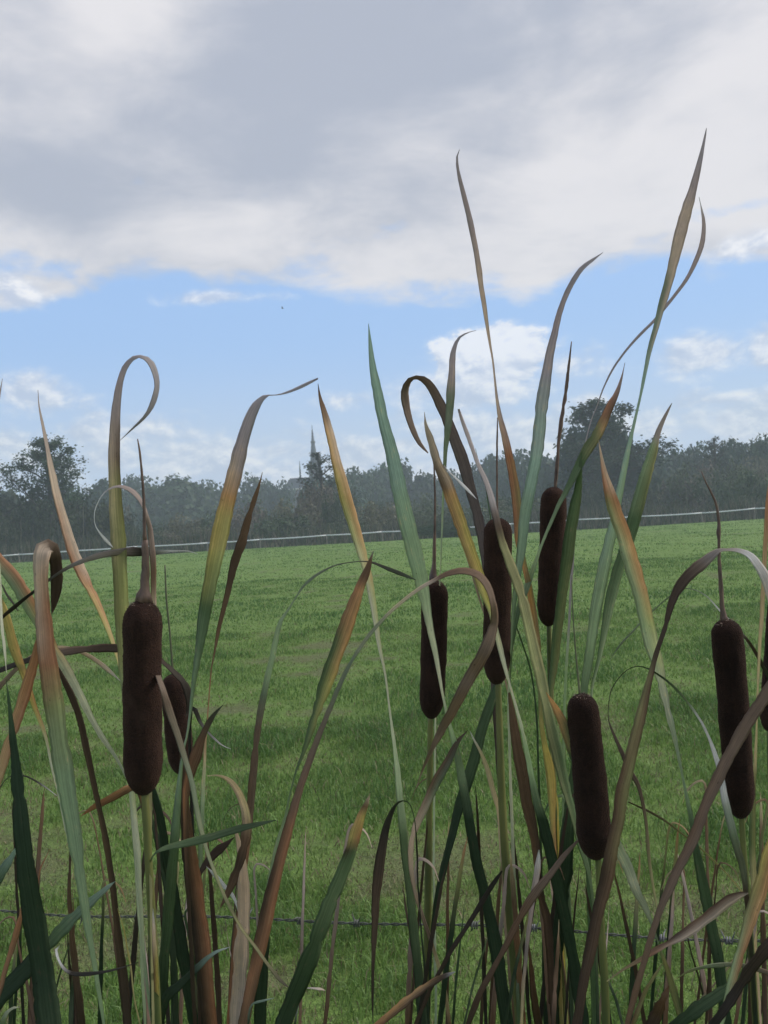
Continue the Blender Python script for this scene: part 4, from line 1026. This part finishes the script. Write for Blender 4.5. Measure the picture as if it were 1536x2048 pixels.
leaf('d', (.92, .94), '1206,505,1 1184,521,9 1164,537,12 1145,565,13 1131,594,13 1119,628,14 1109,671,17 1099,714,20 1090,767,24 1083,815,27 1078,867,28 1072,917,28 1063,967,27 1053,1017,26 1047,1067,24 1042,1110,21 1036,1150,16 1028,1217,9 1024,1283,7 1018,1400,8,.03 1026,1700,8,.03 1038,2048,10', '0:gr .1:gp .18:gr .28:bg .5:lg/mg .7:pg 1:mg')
leaf('p', .93, '1018,1385,6 1022,1410,13 1033,1483,22 1046,1550,28 1053,1600,26 1062,1640,24 1073,1700,18 1080,1783,18 1093,1833,20 1100,1900,17 1106,2048,16', '0:br .5:br/db 1:db', label='broad withered brown leaf')
leaf('c', (.98, 1.0), '1250,725,1 1243,757,6 1234,786,12 1222,810,18 1207,843,21 1190,877,23 1178,893,24 1160,927,22 1143,962,18 1130,988,13 1117,1012,10 1100,1050,8 1083,1090,7 1070,1130,10 1057,1167,14 1044,1200,14 1034,1233,11 1025,1283,9 1012,1330,12 990,1385,20 967,1450,23 950,1515,24 923,1600,22 907,1660,20 890,1727,17 877,1783,14 868,1833,10 862,1900,7 857,2048,6', '0:gp .06:ob/br .1:ol/oR .16:mg .3:lg .42:mg .55:mg .7:dg 1:dg', label='long leaf leaning right behind the highest head')
leaf('e', 1.0, '1163,905,3 1160,945,11 1156,983,18 1149,1017,24 1141,1067,26 1134,1117,26 1127,1167,26 1120,1227,23 1115,1267,20 1109,1327,19 1104,1367,14 1101,1410,10 1104,1600,9 1125,2048,10', '0:mg .4:mg/ol .7:mg/yg 1:ol')
leaf('p', 1.0, '951,897,1 960,935,2 972,980,3 988,1080,4 1010,1200,4 1037,1267,4 1063,1350,5 1076,1500,6 1090,2048,8', '0:mg 1:dg')
leaf('o', .92, '952,661,1 934,666,4 918,676,7 911,690,10 906,709,13 904,747,16 901,786,19 899,824,20 896,858,18 892,900,11 888,967,7 885,1033,6 882,1117,4 878,1200,4,.1 872,1400,5,.12 868,1700,6,.1 872,2048,7', '0:gr .08:gp .15:gg .25:lg .45:pg 1:lg')
leaf('o', .80, '1004,1742,5 992,1760,11 980,1778,12 957,1817,12 930,1860,11 903,1900,11 887,1930,11 860,1980,10 835,2040,10', '0:bk 1:db')
leaf('p', .82, '1156,1681,6 1130,1710,12 1100,1750,16 1073,1783,19 1047,1823,18 1013,1890,14 987,1937,14 960,1987,14 937,2045,13', '0:gb .3:gb .5:br 1:db')
leaf('o', .70, '910,1944,3 880,1957,14 847,1977,18 813,2003,20 780,2030,17 745,2060,16', '0:pl .1:db .4:oR/db .8:oR/br 1:ob')
leaf('d', .98, '940,1462,2 947,1477,5 963,1507,9 977,1545,12 987,1583,12 997,1623,11 1003,1700,9 1012,1850,9 1030,2048,9', '0:pl .1:ta .5:pk 1:br')
leaf('d', .93, '1021,1700,3 1025,1760,10 1031,1830,13 1036,1900,15 1046,2048,15', '0:ta .3:br 1:ob', name='leaf_sheath')
leaf('a', .665, '306,1818,2 308,1850,8 310,1900,11 312,1960,12 316,2048,13', '0:pl .2:pk .5:br/ye 1:br/ye', name='leaf_sheath')
leaf('p', .86, '1078,1700,4 1076,1730,14 1067,1790,13 1058,1860,10 1048,1960,9 1043,2048,8', '0:pl .2:gp .6:gp 1:ta')
leaf('e', 1.01, '1112,1585,3 1115,1610,6 1117,1680,6 1120,1780,6 1126,1900,6 1129,1960,7 1131,2048,8', '0:ye 1:ye')
leaf('e', .99, '1152,1490,6 1145,1560,18 1138,1640,28 1131,1730,33 1122,1810,33 1114,1880,29 1108,1960,29 1104,2048,30', '0:mg .4:dg 1:dg')
leaf('p', .95, '1056,1880,4 1062,1930,11 1068,1990,16 1077,2048,20', '0:br 1:db')
# ---- leaves, right third
leaf('f', (1.0, .92), '1413,256,1 1411,268,5 1408,284,7 1399,326,13 1387,374,18 1372,426,23 1360,470,24 1349,517,22 1337,565,20 1325,608,18 1313,652,14 1301,695,12 1289,752,9 1279,800,7 1267,853,8 1256,901,12 1248,941,14 1239,986,16 1229,1040,20 1211,1120,27 1196,1200,27 1184,1275,24 1174,1345,20 1168,1400,16 1170,1550,14 1190,2048,14', '0:gr .06:gp .12:pk .2:gg/pk .28:bg .4:bg/lg .55:lg .7:mg 1:mg', label='tallest leaf of all, pink brown at its tip')
leaf('f', (.96, .90), '1344,806,1 1337,819,7 1325,843,10 1315,867,13 1310,886,16 1304,907,20 1293,944,26 1282,986,28 1270,1032,29 1259,1071,28 1242,1120,26 1229,1162,25 1219,1205,22 1206,1276,14 1195,1330,9 1183,1385,7 1185,1500,9 1196,1700,9 1212,2048,10', '0:gp .06:gp .1:lg/ol .2:mg .5:mg/lg .65:lg 1:lg', -1)
leaf('e', 1.06, '1398,394,1 1403,417,5 1408,446,9 1405,484,11 1394,517,11 1375,556,9 1351,589,8 1330,615,8 1308,642,7 1279,671,7 1250,704,6 1226,738,6 1207,776,5 1195,810,4 1183,840,4 1173,880,4 1162,940,5 1150,1050,6 1138,1250,7 1128,1500,8 1130,2048,8', '0:pl .04:gp .15:gp .3:gr .5:gr .6:lg 1:mg')
leaf('n', (.84, .80), '1197,880,2 1203,912,8 1209,944,14 1216,972,21 1225,1003,27 1236,1037,30 1248,1071,32 1259,1111,33 1270,1151,34 1282,1191,34 1293,1242,34 1304,1290,32 1316,1328,27 1324,1370,21 1336,1421,14 1347,1464,12 1356,1507,9 1366,1558,7 1375,1598,9 1381,1626,11 1390,1683,15 1401,1740,20 1412,1797,23 1424,1853,25 1435,1910,25 1443,1967,25 1452,2048,25', '0:pk .07:ob/pk .12:ol/ob .18:lg/oR .26:lg/oR .33:lg/yg .45:pg .6:lg .68:mg 1:dg')
leaf('f', (.70, .72), '1548,1235,12 1542,1200,18 1532,1160,22 1518,1134,20 1498,1111,16 1475,1101,11 1455,1100,8 1438,1101,11 1424,1111,18 1404,1128,24 1384,1145,24 1364,1168,24 1347,1199,19 1330,1255,12 1312,1310,12 1300,1359,15 1287,1413,20 1273,1470,24 1259,1527,27 1245,1583,29 1237,1640,29 1226,1690,29 1213,1757,28 1197,1825,26 1182,1896,26 1168,1967,24 1155,2048,22', '0:pk .12:pl .2:gb .24:db .38:db .45:ol/br .6:br/ol .75:db/br 1:db', label='long brown leaf bent over at the top')
leaf('g', .78, '1316,1826,2 1310,1797,6 1299,1726,8 1293,1655,8 1287,1612,9 1276,1570,11 1259,1541,12 1242,1501,10 1222,1456,6 1216,1432,3 1219,1393,3 1228,1370,3 1248,1345,3 1270,1333,3 1293,1336,4 1322,1353,6 1350,1376,7 1375,1404,7 1398,1436,7 1415,1470,8 1429,1504,11 1440,1540,13 1450,1600,16 1462,1650,18 1475,1700,17 1487,1745,14 1499,1850,11 1512,2048,11', '0:ol .2:db .35:bk .42:dg .5:gg .56:pl .65:pl .72:gg .8:db 1:dg')
leaf('m', (.66, .68), '1590,1300,10 1562,1345,26 1532,1390,29 1498,1441,27 1469,1492,25 1441,1546,26 1412,1610,25 1387,1677,22 1361,1729,20 1338,1780,20 1321,1819,17 1304,1870,15 1290,1919,14 1273,1976,14 1255,2048,14', '0:gb .3:gb .5:br/gb .7:gb 1:br')
leaf('h', .9, '1542,945,2 1537,985,8 1533,1040,10 1530,1105,10 1525,1205,10 1520,1285,9 1516,1370,6 1514,1440,5 1512,1500,7 1508,1580,11 1506,1640,14 1505,1712,14 1508,1768,13 1510,1850,11 1511,1900,11 1513,1967,15 1516,2048,18', '0:ob .3:ta .5:ta .58:ol .65:mg/ol .8:ta 1:pk')
leaf('n', (.64, .66), '1592,1560,8 1563,1640,22 1538,1712,29 1520,1780,30 1503,1831,27 1488,1882,24 1471,1939,20 1457,1990,16 1442,2048,12', '0:oR .3:ye/ob .5:ol/oR .75:lg/ob 1:lg')
leaf('n', .67, '1506,1925,3 1483,1952,13 1454,1978,21 1427,1997,27 1398,2017,30 1367,2041,30 1340,2070,30', '0:mg 1:dg')
leaf('m', (.70, .72), '1496,1786,5 1480,1790,15 1455,1803,22 1427,1825,24 1398,1848,23 1370,1868,20 1341,1885,16 1310,1902,13 1282,1919,10 1248,1939,7 1214,1963,3', '0:db/pk .3:br/pk .5:db/pk .7:br/ob 1:ol', 1, True)
leaf('n', .80, '1092,1384,2 1102,1400,9 1113,1420,16 1130,1455,23 1150,1510,27 1180,1580,28 1205,1635,27 1222,1670,26 1240,1702,26 1258,1740,23 1275,1785,19 1290,1815,14 1303,1845,9 1312,1870,6 1320,1895,6 1333,1933,12 1347,1981,16 1366,2048,17', '0:oR .06:oR .12:oR/mg .2:mg .35:lg .6:pg .75:gg .82:ol 1:ol/dg')
leaf('m', .86, '1257,1604,4 1300,1624,6 1336,1646,6 1376,1677,5 1398,1694,5 1441,1734,5 1483,1782,4 1500,1815,4,.03 1480,1900,5,.05 1400,2000,6,.05 1330,2060,6,.05', '0:db .3:ol .6:ta 1:db')
leaf('h', .95, '1219,1322,2 1240,1290,5 1266,1262,6 1302,1225,4 1350,1185,4 1377,1177,4 1410,1190,4 1441,1222,5 1483,1265,7 1515,1312,9 1560,1400,10', '0:gg .4:gg .55:pl .65:pl .75:db 1:dg')
leaf('m', .80, '1349,1960,2 1378,1942,6 1412,1933,9 1441,1930,11 1469,1929,10 1500,1934,11 1545,1948,12', '0:ol .4:gg 1:gb', 1, True)
leaf('m', .75, '1338,1972,5 1330,1990,16 1320,2012,24 1304,2048,29', '0:br 1:db')
leaf('m', .77, '1324,1928,4 1306,1958,8 1289,1987,10 1266,2048,12', '0:ol 1:br/ol')
leaf('n', .62, '1560,1868,20 1540,1890,28 1512,1925,26 1492,1953,24 1455,2010,21 1428,2048,19', '0:db 1:bk')

# thin and half-dead leaves that fill in the foot of the stand
rf = random.Random(21)
fill = [('l', -5), ('i', 95), ('i', 200), ('a', 290), ('b', 360), ('j', 455), ('j', 500), ('k', 650), ('c', 880), ('d', 1010), ('p', 1110), ('f', 1220), ('m', 1330), ('n', 1420), ('g', 1485), ('h', 1545), ('i', 60), ('i', 150), ('a', 260), ('a', 345), ('b', 390), ('b', 440), ('j', 470), ('j', 525), ('k', 600), ('o', 815), ('c', 845), ('o', 905), ('d', 985), ('d', 1060), ('p', 1080), ('p', 1140), ('e', 1135), ('f', 1185), ('f', 1245), ('m', 1290), ('n', 1390), ('n', 1470), ('g', 1500), ('g', 1530), ('l', 20)]
for _ in range(2):
    fill += [(rf.choice([k_ for k_, u_ in fill if abs(u_ - ux) < 90] or ['o']), ux) for ux in (rf.randint(0, 1536) for __ in range(17))]
for kq, ub in fill:
    dd = rf.uniform(.82, 1.15); vt = rf.uniform(1560, 1900); lean = rf.uniform(-70, 70); ut = ub + lean
    w0 = rf.uniform(5, 13); hook = rf.random() < .35; sg = 1 if rf.random() < .5 else -1
    vm = (vt + 2048) / 2
    pts = '%d,%d,%.1f %d,%d,%.1f %d,%d,%.1f %d,2048,%.1f' % (ut, vt, 1.5, ut - lean * .22, vt + 60, w0 * .7, ub + lean * .35, vm + 30, w0, ub, w0)
    if hook: pts = '%d,%d,1.5 %d,%d,%.1f %d,%d,%.1f ' % (ut + sg * 45, vt + 38, ut + sg * 34, vt + 10, w0 * .5, ut + sg * 15, vt - 6, w0 * .6) + pts.replace(',1.5 ', ',%.1f ' % (w0 * .7), 1)
    cs = rf.choice(['0:br .4:db 1:db', '0:ta .2:br 1:db', '0:ob .2:ol .5:dg 1:dg', '0:pk .3:gp 1:br', '0:mg 1:dg', '0:db 1:bk'])
    leaf(kq, dd, pts, cs, sg)

# ------------------------------------------------------------------ the air
HAZE_DENSITY = 0.0015
v, f = box(-480, 480, -70, 480, -3.0, 46.0)
hz = bpy.data.materials.new('haze'); hz.use_nodes = True
hn = hz.node_tree; hn.nodes.clear()
ho = hn.nodes.new('ShaderNodeOutputMaterial'); hv = hn.nodes.new('ShaderNodeVolumePrincipled')
hv.inputs['Color'].default_value = (0.78, 0.89, 1.0, 1); hv.inputs['Density'].default_value = HAZE_DENSITY; hv.inputs['Anisotropy'].default_value = 0.1
hn.links.new(hv.outputs[0], ho.inputs['Volume'])
haze = link('haze', mesh_np('haze', v, f, smooth_shade=False), hz)
tag(haze, kind='stuff')
